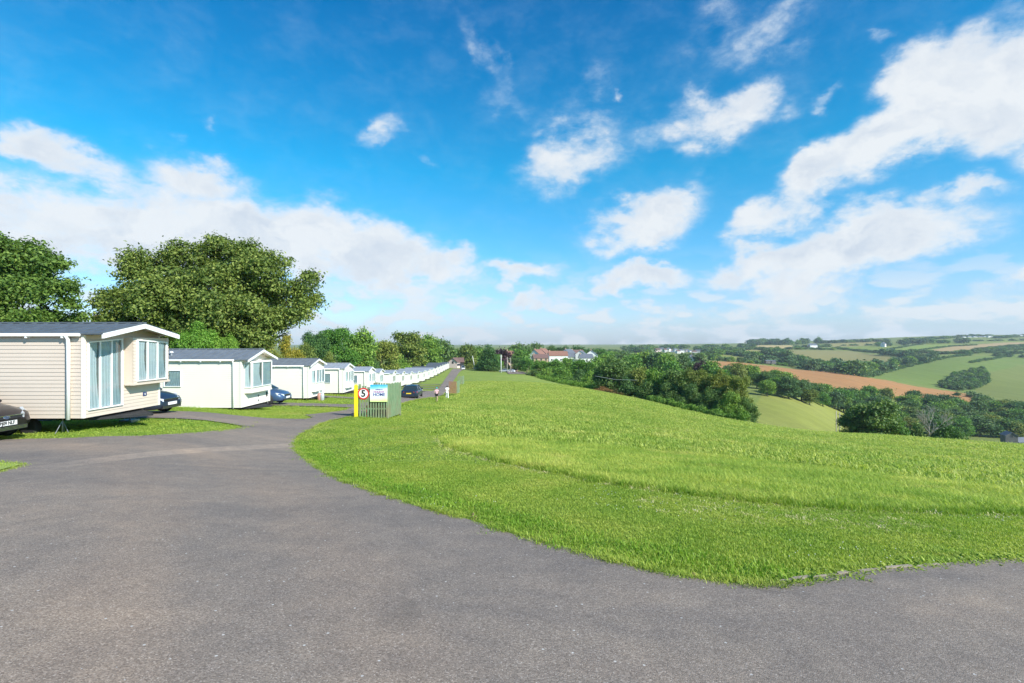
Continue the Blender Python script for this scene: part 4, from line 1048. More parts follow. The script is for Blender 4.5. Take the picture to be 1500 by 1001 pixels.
INSIDE = mat('dim_interior', (.13, .135, .135), .9)

def clad(mb, a, b, z0, z1, out, lap=.105, m=0, t=.016, zt=None):
    """lapped boards between plan points a and b, facing 'out'; zt(s) = top at 0..1 for sloping tops"""
    a = Vector((*a, 0)); b = Vector((*b, 0)); o = Vector((*out, 0)); n = max(1, int(round((z1-z0)/lap))); hgt = (z1-z0)/n
    for i in range(n):
        lo, hi = z0+i*hgt, z0+(i+1)*hgt
        p = [a+o*t, b+o*t, b+o*.002, a+o*.002]
        mb.add([(a+o*t)+Vector((0, 0, lo)), (b+o*t)+Vector((0, 0, lo)), (b+o*.003)+Vector((0, 0, hi)), (a+o*.003)+Vector((0, 0, hi)),
                a+Vector((0, 0, lo)), b+Vector((0, 0, lo))], [(0, 1, 2, 3), (4, 5, 1, 0)], m)
def window(parent, cx, w, z0, z1, plane, mull=(), slope=0.0, name='window', open_=0, curtain=True, fw=.038):
    """window built on a wall. plane=(origin, along, out); cx along position of the left edge; slope raises the right top corner"""
    o, u, n = [Vector(v) for v in plane]; up = Vector((0, 0, 1)); sg = 1
    def pt(s, z, d): return o+u*s+up*z+n*d
    fr = MB()
    tl, tr = z1, z1+slope
    def topz(s): return tl+(tr-tl)*(s-cx)/w
    def bar(s0, z0a, s1, z1a, s2, z2a, s3, z3a, d0=-.01, d1=.05):
        fr.hexa([pt(s0, z0a, d0), pt(s1, z1a, d0), pt(s1, z1a, d1), pt(s0, z0a, d1), pt(s3, z3a, d0), pt(s2, z2a, d0), pt(s2, z2a, d1), pt(s3, z3a, d1)])
    bar(cx, z0, cx+w, z0, cx+w, z0+fw, cx, z0+fw, d1=.062)
    bar(cx, z0+fw, cx+fw, z0+fw, cx+fw, topz(cx+fw)-fw, cx, topz(cx)-fw)
    bar(cx+w-fw, z0+fw, cx+w, z0+fw, cx+w, topz(cx+w)-fw, cx+w-fw, topz(cx+w-fw)-fw)
    bar(cx, tl-fw, cx+w, tr-fw, cx+w, tr, cx, tl, d1=.056)
    for q in mull:
        s = cx+w*q; bar(s-fw*.6, z0+fw, s+fw*.6, z0+fw, s+fw*.6, topz(s)-fw, s-fw*.6, topz(s)-fw, d1=.045)
    f = fr.build('window', WHITE, parent)
    g = MB(); g.add([pt(cx+fw, z0+fw, .022), pt(cx+w-fw, z0+fw, .022), pt(cx+w-fw, tr-fw, .022), pt(cx+fw, tl-fw, .022)], [(0, 1, 2, 3)])
    g.build('pane', GLASS, f)
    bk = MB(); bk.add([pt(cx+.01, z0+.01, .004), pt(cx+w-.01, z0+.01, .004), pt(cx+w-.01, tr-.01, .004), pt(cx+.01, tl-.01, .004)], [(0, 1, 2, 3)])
    if curtain:
        cu = MB(); rg = random.Random(int(cx*100+z0*70+w*31)); nseg = max(8, int(w/.022)); 
        def strip(s0, s1, ph, m, gather):
            V = []; k = max(6, int((s1-s0)/.018))
            for r in range(5):
                zz = r/4; pin = 1-gather*math.sin(zz*2.4)*.35
                for i in range(k+1):
                    s = s0+(s1-s0)*i/k; s = s0+(s-s0)*pin if gather >= 0 else s1-(s1-s)*(1+gather*math.sin(zz*2.4)*.35)
                    V.append(pt(s, z0+fw+.01+(topz(s)-fw*2-z0)*zz, .0125+.0075*math.sin(i*1.1+ph+.8*math.sin(i*.31))))
            cu.add(V, [(r*(k+1)+i, r*(k+1)+i+1, (r+1)*(k+1)+i+1, (r+1)*(k+1)+i) for r in range(4) for i in range(k)], m, True)
        edges = [cx+fw]+[cx+w*q for q in mull]+[cx+w-fw]
        for i in range(len(edges)-1):
            strip(edges[i]+.01, edges[i+1]-.01, i*1.3, 1 if i == len(edges)-2 and w > .8 else 0, (.85 if i % 2 == 0 else .35))
        cu.build('curtain', [CURT, CURT2], f)
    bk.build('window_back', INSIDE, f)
    return f

def fill_panel(mb, plane, s0, s1, z0, z1, holes, m=0, lap=.105):
    """lapped wall between s0 and s1 with rectangular openings (s0,s1,z0,z1) left out"""
    o, u, n = [Vector(v) for v in plane]
    n_ = max(1, int(round((z1-z0)/lap))); hgt = (z1-z0)/n_
    for i in range(n_):
        lo, hi = z0+i*hgt, z0+(i+1)*hgt; mid = (lo+hi)/2
        segs = [(s0, s1)]
        for (a, b, c, d) in holes:
            if c < mid < d:
                segs = [x for (p, q) in segs for x in ((p, min(q, a)), (max(p, b), q)) if x[1]-x[0] > .01]
        for (p, q) in segs:
            A, B = o+u*p, o+u*q; Z = Vector((0, 0, 1))
            mb.add([A+n*.018+Z*lo, B+n*.018+Z*lo, B+n*.004+Z*hi, A+n*.004+Z*hi, A+Z*lo, B+Z*lo], [(0, 1, 2, 3), (4, 5, 1, 0)], m)
def rect(mb, plane, s0, s1, z0, z1, d0, d1, m=0):
    o, u, n = [Vector(v) for v in plane]; Z = Vector((0, 0, 1))
    mb.hexa([o+u*s0+n*d0+Z*z0, o+u*s1+n*d0+Z*z0, o+u*s1+n*d1+Z*z0, o+u*s0+n*d1+Z*z0, o+u*s0+n*d0+Z*z1, o+u*s1+n*d0+Z*z1, o+u*s1+n*d1+Z*z1, o+u*s0+n*d1+Z*z1], m)

def caravan(loc, label, style, clm, L=10.5, W=3.05, zb=.24, ze=2.62, rise=.42, over=.3, roof=None, rz=0., detail=2, sidewin=((-2.6, -1.6, 1.25, 2.15),), group='static caravans parked in a row', drop=0.0):
    """front end at x=0 facing +x, near long side at y=0 facing -y"""
    roof = roof or ROOF
    e = props(empty('static_caravan', loc, rz), label, 'caravan', group)
    zr = ze+rise; side = ((0, 0, 0), (-1, 0, 0), (0, -1, 0)); front = ((0, 0, 0), (0, 1, 0), (1, 0, 0))
    b = MB()
    b.box(-L, -.002, .002, W, zb+.004, ze, 0)                       # core
    b.prism([(.002, ze), (W, ze), (W/2, zr-.02)], -L, -.004, 'x', 0)
    holes_s = [(-x1, -x0, z0, z1) for (x0, x1, z0, z1) in sidewin]
    if detail > 0:
        fill_panel(b, side, 0, L, zb, ze, holes_s)
        # lapped front, boards shortened to follow the gable
        n_ = int((zr-zb)/.105)
        for i in range(n_):
            lo = zb+i*.105; hi = lo+.105
            if hi <= ze: s0, s1 = 0, W
            else:
                k = (hi-ze)/rise; s0, s1 = W/2*k, W-W/2*k
            if s1-s0 < .1: continue
            segs = [(s0, s1)]
            if style == 'lodge': hl = [(.12, 1.40, .44, 2.46)]
            else: hl = []
            for (a, b2, c, d_) in hl:
                if c < (lo+hi)/2 < d_: segs = [x for (p, q) in segs for x in ((p, min(q, a)), (max(p, b2), q)) if x[1]-x[0] > .01]
            for (p, q) in segs:
                b.add([(.018, p, lo), (.018, q, lo), (.003, q, hi), (.003, p, hi), (0, p, lo), (0, q, lo)], [(0, 1, 2, 3), (4, 5, 1, 0)])
    b.build('body', clm, e)
    # roof: two ribbed sheets, overhanging
    r = MB(); ov = .10
    for sgn in (0, 1):
        y0, y1 = (-ov, W/2) if sgn == 0 else (W+ov, W/2)
        z0 = ze-rise*ov/(W/2); xs0, xs1 = -L-.08, over
        r.hexa([(xs0, y0, z0), (xs1, y0, z0), (xs1, y1, zr), (xs0, y1, zr), (xs0, y0, z0+.045), (xs1, y0, z0+.045), (xs1, y1, zr+.045), (xs0, y1, zr+.045)] if sgn == 0 else
               [(xs1, y0, z0), (xs0, y0, z0), (xs0, y1, zr), (xs1, y1, zr), (xs1, y0, z0+.045), (xs0, y0, z0+.045), (xs0, y1, zr+.045), (xs1, y1, zr+.045)])
        if detail > 0:
            k = xs0+.1
            while k < xs1:
                r.hexa([(k, y0, z0+.045), (k+.035, y0, z0+.045), (k+.035, y1, zr+.045), (k, y1, zr+.045), (k, y0, z0+.072), (k+.035, y0, z0+.072), (k+.035, y1, zr+.072), (k, y1, zr+.072)])
                k += .36
    r.box(-L-.09, over+.01, W/2-.07, W/2+.07, zr+.045, zr+.085)
    ro = r.build('roof', roof, e)
    if detail > 1:
        v = MB(); v.lathe([(.05, 0), (.05, .14), (.10, .15), (.10, .19), (.04, .22)], (-3.9, .55, ze+.19), seg=12); v.build('roof_vent', WHITE if style != 'lodge' else ROOF, ro)
    # bargeboards
    fz = .14 if style == 'lodge' else .12
    for sgn in (0, 1):
        y0 = -ov if sgn == 0 else W+ov; z0 = ze-rise*ov/(W/2); f = MB()
        f.hexa([(over-.03, y0, z0-fz+.03), (over+.022, y0, z0-fz+.03), (over+.022, W/2, zr-fz+.03), (over-.03, W/2, zr-fz+.03), (over-.03, y0, z0+.028), (over+.022, y0, z0+.028), (over+.022, W/2, zr+.028), (over-.03, W/2, zr+.028)])
        f.build('bargeboard', WHITE, e)
    s = MB()    # soffit under the front overhang
    for sgn in (0, 1):
        y0 = -ov+.02 if sgn == 0 else W+ov-.02; z0 = ze-rise*ov/(W/2)
        s.add([(0.01, y0, z0-.012), (over-.03, y0, z0-.012), (over-.03, W/2, zr-.012), (.01, W/2, zr-.012)], [(0, 1, 2, 3)])
    s.build('soffit', clm, e)
    g = MB(); g.tube([(-L, -.14, ze-.05), (-.3 if style != 'lodge' else -.0, -.14, ze-.03)], .045, 8)
    if detail > 1:
        k = -L+.5
        while k < -.4: g.box(k, k+.05, -.16, .0, ze-.12, ze-.04); k += 1.0
    g.build('gutter', WHITE, e)
    if detail > 0:
        p = MB(); dx = -.36; p.tube([(dx, -.135, ze-.06), (dx, -.09, ze-.15), (dx, -.075, ze-.3), (dx, -.075, zb-.03)], .05 if style == 'lodge' else .034, 8); p.build('downpipe', WHITE, e)
        for y0, y1 in ((-.028, .05), (W-.05, W+.028)): c = MB(); c.box(-.045, .028, y0, y1, zb, ze-.02); c.build('corner_trim', clm if style != 'lodge' else CREAM, e)
    # windows
    if style == 'lodge':
        window(e, .12, 1.28, .44, 2.38, ((0.0, 0, 0), (0, 1, 0), (1, 0, 0)), (.333, .667), .10, 'patio_window')
        bay(e, 1.48, W-1.48+.06, 1.06, .30, clm, ze, rise, W, (.333, .667), .12, 1.14)
    elif style == 'bay':
        bay(e, .28, W-.62, .98, .34, clm, ze, rise, W, (.5,), .12, 1.22, chamfer=.28)
    elif style == 'tri':
        bay(e, .5, W-1.0, .70, .30, clm, ze, rise, W, (.33, .66), .12, 1.3, chamfer=.35, top=2.35)
    else:
        window(e, .35, W-.7, 1.15, 2.2, ((0.01, 0, 0), (0, 1, 0), (1, 0, 0)), (.33, .66), 0, 'window', curtain=detail > 0)
    for (x0, x1, z0, z1) in sidewin:
        window(e, -x1, x1-x0, z0, z1, ((0, -.008, 0), (-1, 0, 0), (0, -1, 0)), (), 0, 'window', curtain=detail > 0)
    # chassis, wheels and corner steadies
    ch = MB()
    ch.box(-L+.3, -.25, .5, .58, zb-.12, zb); ch.box(-L+.3, -.25, W-.58, W-.5, zb-.12, zb)
    for k in range(4): ch.box(-L+1+k*2.6, -L+1.06+k*2.6, .2, W-.2, zb-.07, zb)
    ch.prism([(-.25, .5), (-.25, W-.5), (.85, W/2+.05), (.85, W/2-.05)], zb-.14, zb-.07, 'z')
    ch.build('chassis', DARK, e)
    if detail > 0:
        for (x, y) in ((-.8, .25), (-.8, W-.25), (-4.2, .25), (-L+1, .25)):
            st = MB(); st.box(x-.2, x+.2, y-.2, y+.2, -.12-drop, -.02-drop)
            for a in range(3):
                t = a*2.094; st.tube([(x+.17*math.cos(t), y+.17*math.sin(t), -.02-drop), (x, y, zb-.1)], .012, 5)
            st.tube([(x, y, -.02-drop), (x, y, zb)], .02, 6); st.build('jack', STEEL, e)
        for x in (-1.9, -5.2, -6.0):
            wh = MB(); wh.lathe([(.05, -.1), (.17, -.1), (.26, -.08), (.28, 0), (.26, .08), (.17, .1), (.05, .1)], (x, .45, .10-drop), 'y', 16); wh.build('wheel', BLACKPL, e)
    return e
def bay(e, y0, w, z0, prot, clm, ze, rise, W, mull, fr, zw, chamfer=0., top=None):
    """projecting front bay with its window; slopes under the gable"""
    b = MB(); y1 = y0+w; t = top or ze-.10
    c = chamfer
    pl = [(.01, y0), (prot, y0+c*.45), (prot, y1-c*.45), (.01, y1)]
    n_ = max(1, int((zw-z0)/.11))
    b.prism([(0.0, y0), (prot-.02, y0+c*.45), (prot-.02, y1-c*.45), (0.0, y1)], z0, t, 'z')
    b.box(.0, prot+.03, y0-.02, y1+.02, z0-.03, z0+.03) if not c else b.prism([(0, y0-.02), (prot+.02, y0+c*.45-.02), (prot+.02, y1-c*.45+.02), (0, y1+.02)], z0-.04, z0+.02, 'z')
    f = b.build('bay', clm, e)
    lb = MB()
    fill_panel(lb, ((prot-.02, y0+c*.45, 0), (0, 1, 0), (1, 0, 0)), 0, w-c*.9, z0+.03, zw, [])
    if not c:
        fill_panel(lb, ((prot-.02, y0+c*.45, 0), (0, 1, 0), (1, 0, 0)), 0, .13, zw, t, [])
        fill_panel(lb, ((prot-.02, y0+c*.45, 0), (0, 1, 0), (1, 0, 0)), w-.12, w, zw, t, [])
    lb.build('bay_cladding', clm, f)
    ww = w-c*.9
    m0 = .14 if not c else .03
    window(e, m0, ww-2*m0+.02, zw, t-.05, ((prot-.012, y0+c*.45, 0), (0, 1, 0), (1, 0, 0)), mull, -.08 if not c else 0, 'bay_window')
    if c:   # angled side light facing the near side
        d = Vector((prot, c*.45, 0)); Ld = d.length; u = d.normalized(); nn = Vector((u.y, -u.x, 0))
        window(e, .02, Ld-.03, zw, t-.05, ((0+.0, y0, 0), tuple(u), tuple(nn)), (), 0, 'bay_window')
def lz(x, y): return gz(x, y)
caravans = []
c1 = caravan((-11.97, 14.3, 1.6-112.5/750*14.3-.24), 'nearest caravan, beige cladding, tall patio window, square bay and white downpipe', 'lodge', BEIGE, L=11, ze=2.60, rise=.30, over=.62, sidewin=(), drop=.20)
c2 = caravan((-13.76, 26.0, gz(-14.5, 27)-.02), 'second caravan from the left, cream, with angled bay window and one side window', 'bay', CREAM, roof=ROOFM, L=9.5, ze=2.68, rise=.46, over=.42, sidewin=((-3.9, -3.02, 1.3, 2.15),))
c3 = caravan((-15.1, 38.0, gz(-15.5, 39)), 'third caravan from the left, cream, plain side wall and triple front bay window', 'tri', CREAM, roof=ROOFM, L=9, ze=2.66, rise=.42, over=.22, sidewin=())
# plate and badge details of the nearest van
bd = MB(); bd.box(.02, .03, 2.28, 2.44, .62, .74); BLUE = mat('navy_badge', (.03, .05, .16), .4)
o = bd.build('badge', BLUE, c1)
bd = MB(); bd.box(.03, .034, 2.345, 2.375, .65, .71); bd.box(.03, .034, 2.33, 2.39, .69, .705); bd.build('badge_mark', WHITE, o)
def rig(e, W=3.05):
    "small locker vents and lamp on the lower front panel"
    m = MB(); m.box(.02, .035, 1.7, 1.8, .62, .72); m.box(.02, .035, 1.7, 1.8, .38, .46); m.build('vent', INSIDE, e)
    m = MB(); m.box(.02, .06, 2.62, 2.70, .55, .80); m.build('electric_inlet', BLACKPL, e)
rig(c2)
ordn = ['fourth', 'fifth', 'sixth', 'seventh', 'eighth', 'ninth', 'tenth', 'eleventh', 'twelfth', 'thirteenth', 'fourteenth', 'fifteenth', 'sixteenth', 'seventeenth', 'eighteenth', 'nineteenth']
Ds = [50, 62, 74, 86, 98, 110, 122, 134, 146, 158, 170, 182, 194, 206, 218, 230]
desc = ['white, pale grey roof, one curtained side window', 'white with side window, seen above the wooden screen',
        'narrow white gable front showing between its neighbours', 'white with pale roof above the wooden screen', 'white with pale roof, its end behind the dark moving car',
        'white, behind the dark car', 'white, just beyond the dark car', 'white with greyish roof at the start of the distant terrace', 'white in the distant terrace', 'white, mid way up the distant terrace',
        'white, further up the distant terrace', 'small and white near the end of the row', 'tiny white gable near the end of the row', 'tiny white gable, fourth from the far end', 'tiny white gable, third from the far end', 'last tiny white gable before the red chalet']
for k, D in enumerate(Ds):
    X = float(np.interp(D, [50, 62, 74, 86, 98, 110, 230], [-16.5, -17.5, -19.3, -20.2, -21.2, -22, -28.6]))
    lab = '%s caravan from the left, %s' % (ordn[k], desc[k])
    sw = ((-2.3, -1.2, 1.2, 2.15),) if k in (0, 1, 3, 5, 6) else ()
    caravan((X, D, gz(X-1, D+1)), lab, 'tri' if k < 2 else 'plain', PALE, L=8.5, ze=2.62, rise=.42, over=.2, roof=ROOFL if k < 10 else ROOF, detail=1 if k < 3 else 0, sidewin=sw)
# front steps / small clutter: white gas locker beside the fourth van
# ------------------------------------------------------------------ cars
def paint(name, c):
    m, nt, bs = new_mat(name); bs.inputs['Base Color'].default_value = (*c, 1); bs.inputs['Metallic'].default_value = .2
    bs.inputs['Roughness'].default_value = .38; bs.inputs['Coat Weight'].default_value = .5; bs.inputs['Coat Roughness'].default_value = .04; return m
CARGLASS = mat('tinted_glass', (.025, .04, .045), .06, var=0, spec=.8)
CHROME = mat('bright_trim', (.75, .76, .78), .18, metal=1, var=.02)
LENS = mat('headlamp_lens', (.55, .60, .64), .12, var=.1, spec=.9)
REDL = mat('red_lamp', (.50, .02, .02), .2, var=.05)
PLW = mat('plate_white', (.82, .82, .80), .5, var=.02); PLY = mat('plate_yellow', (.80, .58, .04), .5, var=.02); INK = mat('black_lettering', (.01, .01, .01), .6, var=0)
ALLOY = mat('alloy_wheel', (.55, .56, .58), .35, metal=.7)
def text_mesh(body, size, m, bold=0.0, ext=.002):
    cu = bpy.data.curves.new('lettering', 'FONT'); cu.body = body; cu.size = size; cu.align_x = 'CENTER'; cu.align_y = 'CENTER'; cu.extrude = ext; cu.offset = bold
    o = bpy.data.objects.new('lettering', cu); link(o); bpy.context.view_layer.update()
    me = bpy.data.meshes.new_from_object(o); bpy.data.objects.remove(o); me.materials.clear(); me.materials.append(m); return me
def car(loc, heading, label, pm, kind='hatch', plate_f=None, plate_r=None, L=4.3, Wd=1.78, H_=1.47, detail=2, group='parked and moving cars', badge=False):
    """+x is the nose; heading turns it about z"""
    e = props(empty('car', loc, heading), label, 'car', group)
    hw = Wd/2; f = L/2
    # stations: x, width factor, underside, shoulder z, centre top z
    st = [(-f, .80, .38, .80, .90), (-f+.10, .93, .28, .88, 1.00), (-f+.6, 1, .22, .92, 1.03), (-.9, 1, .20, .90, .99), (.2, 1, .20, .88, .97), (.85, 1, .20, .87, .98),
          (1.35, .99, .21, .82, .93), (f-.42, .96, .22, .74, .84), (f-.16, .90, .24, .66, .74), (f-.03, .78, .28, .56, .62), (f+.02, .62, .33, .50, .53)]
    if kind == 'saloon': st[0] = (-f, .84, .40, .86, .93); st[1] = (-f+.1, .95, .30, .93, 1.0); st[2] = (-f+.6, 1, .22, .95, 1.02)
    b = MB(); n = len(st)
    ring = []
    for (x, wf, zb, zs, zt) in st:
        w_ = hw*wf
        ring.append([(x, 0, zb), (x, w_*.86, zb), (x, w_*.985, zb+.10), (x, w_, (zb+zs)/2+.03), (x, w_*.975, zs-.04), (x, w_*.90, zs+.01), (x, w_*.55, zt-.012), (x, 0, zt)])
    k = 8; V = []
    for r in ring: V += r+[(p[0], -p[1], p[2]) for p in r[-2:0:-1]]
    m_ = 14; Fq = []
    for i in range(n-1):
        for j in range(m_): Fq.append((i*m_+j, (i+1)*m_+j, (i+1)*m_+(j+1) % m_, i*m_+(j+1) % m_))
    b.add(V, Fq, 0, True); b.add([V[j] for j in range(m_)], [tuple(range(m_))], 0, True); b.add([V[(n-1)*m_+j] for j in range(m_)], [tuple(range(m_-1, -1, -1))], 0, True)
    # roof skin and pillars
    zr = H_; gx = [(-f+.28, 1.0), (-f+.85, zr-.05), (-.7, zr), (.0, zr-.02), (.42, zr-.10), (1.22, .93)]
    gx = gx if kind != 'saloon' else [(-f+.62, 1.0), (-f+1.15, zr-.07), (-.6, zr), (.1, zr-.02), (.5, zr-.10), (1.28, .93)]
    rw = hw*.70; bw = hw*.90
    def gw(z): return bw+(rw-bw)*(z-.93)/(zr-.93)
    rf = MB()
    rr = [gx[1], gx[2], gx[3], gx[4]]
    V = []
    for (x, z) in rr: V += [(x, -gw(z)-.004, z-.05), (x, -gw(z)*.86, z+.005), (x, 0, z+.03), (x, gw(z)*.86, z+.005), (x, gw(z)+.004, z-.05)]
    rf.add(V, [(i*5+j, (i+1)*5+j, (i+1)*5+j+1, i*5+j+1) for i in range(3) for j in range(4)], 0, True)
    for s in (-1, 1):
        for (a, c) in ((gx[0], gx[1]), (gx[5], gx[4])):
            rf.tube([(a[0], s*gw(a[1]), a[1]-.03), (c[0], s*gw(c[1]), c[1]-.03)], .04, 6)
        for x in (-.15, -1.05): rf.tube([(x, s*gw(.9)*.995, .92), (x-.05, s*(gw(zr-.06)), zr-.06)], .035, 6)
    body = b.build('body', pm, e); rf.build('roof', pm, e)
    g = MB(); V = []
    for (x, z) in gx: V += [(x, -gw(z)+.012, z-.03), (x, gw(z)-.012, z-.03)]
    # side glass
    for s in (-1, 1):
        poly = [(x, s*(gw(z)-.012), z-.035) for (x, z) in gx]; base = [(x, s*(gw(.9)-.012), .90) for (x, z) in (gx[5], gx[0])]
        g.add(poly+base, [tuple(range(len(poly)+2))] if s > 0 else [tuple(range(len(poly)+1, -1, -1))])
    g.build('side_glass', CARGLASS, e)
    for nm, (a, c) in (('rear_window', (gx[0], gx[1])), ('windscreen', (gx[5], gx[4]))):
        q = MB(); q.add([(a[0], -gw(a[1])+.03, a[1]-.01), (a[0], gw(a[1])-.03, a[1]-.01), (c[0], gw(c[1])-.03, c[1]-.0), (c[0], -gw(c[1])+.03, c[1]-.0)], [(0, 1, 2, 3)]); q.build(nm, CARGLASS, e)
    # wheels
    for x in (-f+.78, f-.86):
        for s in (-1, 1):
            y = s*(hw-.10)
            w_ = MB(); w_.lathe([(.18, -.10), (.31, -.10), (.325, -.07), (.325, .07), (.31, .10), (.18, .10)], (x, y, .325), 'y', 24)
            wh = w_.build('wheel', BLACKPL, e)
            a = MB(); a.lathe([(.05, -.01), (.215, -.01), (.225, .0), (.215, .012), (.20, .004), (.05, .004)], (x, y+s*.088, .325), 'y', 24)
            for t in range(5):
                an = t*1.2566; a.hexa([(x+math.cos(an+o_)*r_, y+s*.085+dy, .325+math.sin(an+o_)*r_) for dy in (0, s*.022) for (o_, r_) in ((-.35, .05), (-.10, .21), (.10, .21), (.35, .05))])
            a.build('rim', ALLOY, wh)
            ar = MB(); ar.lathe([(.0, 0), (.375, 0), (.375, .004)], (x, s*(hw-.012), .335), 'y', 24); ar.build('wheel_arch', DARK, e)
    # lamps, plates, bumpers
    for s in (-1, 1):
        h = MB(); h.hexa([(f-.30, s*hw*.93, .60), (f-.02, s*hw*.52, .53), (f-.035, s*hw*.50, .62), (f-.42, s*hw*.90, .75), (f-.24, s*hw*.955, .61), (f+.022, s*hw*.53, .535), (f+.0, s*hw*.51, .635), (f-.37, s*hw*.92, .77)]); h.build('headlight', LENS, e)
        t = MB(); t.hexa([(-f-.005, s*hw*.58, .74), (-f+.20, s*hw*.965, .74), (-f+.22, s*hw*.955, .90), (-f+.015, s*hw*.56, .90), (-f-.025, s*hw*.60, .74), (-f+.18, s*hw*.985, .74), (-f+.20, s*hw*.975, .90), (-f-.01, s*hw*.58, .90)]); t.build('tail_light', REDL, e)
        mr = MB(); mr.lathe([(.03, -.09), (.075, -.05), (.08, .05), (.03, .09)], (.80, s*(hw+.07), .98), 'y', 10); mr.build('mirror', pm, e)
    gr = MB(); gr.box(f-.10, f+.028, -hw*.46, hw*.46, .54, .62); gr.box(f-.1, f+.034, -hw*.62, hw*.62, .25, .36); gr.build('grille', DARK, e)
    for z in (.275, .305, .335):
        q = MB(); q.box(f-.05, f+.040, -hw*.6, hw*.6, z-.004, z+.004)
        if detail > 1: q.build('grille_bar', CHROME, e)
    q = MB(); q.box(f-.06, f+.040, -hw*.50, hw*.50, .615, .632); q.build('chrome_strip', CHROME, e)
    rb = MB(); rb.box(-f-.02, -f+.2, -hw*.8, hw*.8, .30, .40); rb.build('bumper_strip', DARK, e)
    for sgn, pt_, pmx in ((1, plate_f, PLW), (-1, plate_r, PLY)):
        if pt_ is None: continue
        x = sgn*(f+.042); q = MB(); zz = .44 if sgn > 0 else .68
        if sgn < 0: x = -(f+.03)
        q.box(min(x, x+sgn*.012), max(x, x+sgn*.012), -.26, .26, zz-.056, zz+.056); pl = q.build('number_plate', pmx, e)
        if pt_:
            tm = text_mesh(pt_, .118, INK, .004); o = link(bpy.data.objects.new('plate_lettering', tm)); o.parent = pl
            o.location = (x+sgn*.015, 0, zz); o.rotation_euler = (R(90), 0, R(90*sgn)); o.scale = (.86, 1, 1)
    if badge:
        q = MB(); q.lathe([(.005, -.008), (.088, -.008), (.092, 0), (.088, .010), (.005, .010)], (0, 0, 0), 'x', 24); o = q.build('badge', CHROME, e); o.location = (f+.04, 0, .585); o.scale = (1, 1, .42)
        q = MB(); q.lathe([(.004, 0), (.076, 0), (.076, .004)], (0, 0, 0), 'x', 24); o2 = q.build('badge_centre', BLUE, o); o2.location = (.0105, 0, 0)
        tm = text_mesh('Ford', .075, CHROME, .002); o3 = link(bpy.data.objects.new('badge_lettering', tm)); o3.parent = o2; o3.location = (.006, 0, 0); o3.rotation_euler = (R(90), 0, R(90)); o3.scale = (1, 1.3, 1)
    return e
P_BLK = paint('black_paint', (.018, .017, .02)); P_BRN = paint('dark_plum_paint', (.014, .010, .013)); P_BLU = paint('steel_blue_paint', (.05, .10, .20)); P_SIL = paint('silver_paint', (.50, .52, .55))
P_NVY = paint('navy_paint', (.02, .035, .06)); P_BRB = paint('bright_blue_paint', (.06, .16, .34)); P_WHT = paint('white_paint', (.75, .75, .75))
def park(px, y, head, *a, L=4.3, nose=True, dz=0, **k):
    x = (px-CX)/F*y
    cx_ = x-L/2*math.cos(head) if nose else x; cy_ = y-(L/2*math.sin(head) if nose else 0)
    return car((cx_, cy_, gz(cx_, cy_)+.02+dz), head, *a, L=L, **k)
c_ = park(20, 12.95, 0, 'near black hatchback with plate BJ09 NLF, nose showing at the left edge', P_BRN, plate_f='BJ09 NLF', badge=True, H_=1.5, Wd=1.82)
c_.location.z = 1.6-120/750*12.95-.44
c_.location.x = -12.62-2.15-.20
park(251, 20.6, 0, 'dark crossover with chrome nose parked between the first and second caravans', P_NVY, plate_f='', H_=1.6)
park(421, 32.3, 0, 'steel blue hatchback with alloy wheels parked beside the second caravan', P_BLU, plate_f='', H_=1.5)
park(523, 56.0, 0, 'silver car nose just left of the yellow post, beside the fourth caravan', P_SIL, plate_f='', detail=1)
park(604, 56.5, R(91), 'dark saloon with red tail lamps and yellow plate, driving away up the road', P_NVY, kind='saloon', plate_r='', nose=False, H_=1.45)
park(697, 262, R(190), 'small blue car parked at the top of the field near the leaning pole', P_BRB, nose=False, detail=1)
park(664, 44.5, 0, 'x', P_SIL) if False else None
park(738, 232, R(170), 'small silver car in the lane right of the utility pole, left one of two', P_SIL, nose=False, detail=1)
park(748, 236, R(165), 'small silver car in the lane right of the utility pole, right one of two', P_WHT, nose=False, detail=1)
park(678, 238, R(100), 'small cream van parked at the end of the road by the chalet', P_WHT, nose=False, detail=1, H_=1.9)

# ------------------------------------------------------------------ palisade screen and signs
def wood_mat(name, a, b):
    m, nt, bs = new_mat(name); co = nt.node('ShaderNodeTexCoord').outputs['Object']
    nz = nt.noise(nt.mapping(co, scale=(9, 9, 1.1)), 2.5, 6, .65); st_ = nt.noise(co, 1.1, 4, .6)
    c = nt.mix(nt.mrange(st_, .4, .7, 0, .6), nt.ramp(nz, [(.3, a), (.7, b)]), (.27, .16, .10))
    nt.set(bs.inputs['Base Color'], c); bs.inputs['Roughness'].default_value = .85; nt.set(bs.inputs['Normal'], nt.bump(nz, .4, .01)); return m
PINKB = mat('faded_red_bottle', (.55, .25, .20), .5)
GWOOD = wood_mat('weathered_green_wood', (.10, .19, .085), (.27, .37, .21))
BWOOD = wood_mat('brown_wood', (.20, .09, .05), (.34, .17, .10))
YEL = mat('yellow_paint', (.88, .70, .02), .5, var=.08, scale=4); RED = mat('red_paint', (.62, .03, .03), .5)
def slat(mb, p, u, n, w, h, t=.022, pointed=False, m=0):
    p = Vector(p); u = Vector((*u, 0)); n = Vector((*n, 0)); Z = Vector((0, 0, 1)); a = p; b = p+u*w
    mb.hexa([a, b, b+n*t, a+n*t, a+Z*h, b+Z*h, b+n*t+Z*h, a+n*t+Z*h], m)
    if pointed: pass
D0 = 24.0
fa = at(526, D0); fb_ = at(568, D0+.05); fc = at(587, 26.3)
fx0, fx1 = fa[0], fb_[0]
zf = 1.6-(611-CY)/F*D0
e = props(empty('palisade_screen', (fx0, D0, zf)), 'green weathered slatted wooden bin screen at the roadside carrying the two signs', 'fence')
wfr = fx1-fx0; rg = random.Random(5)
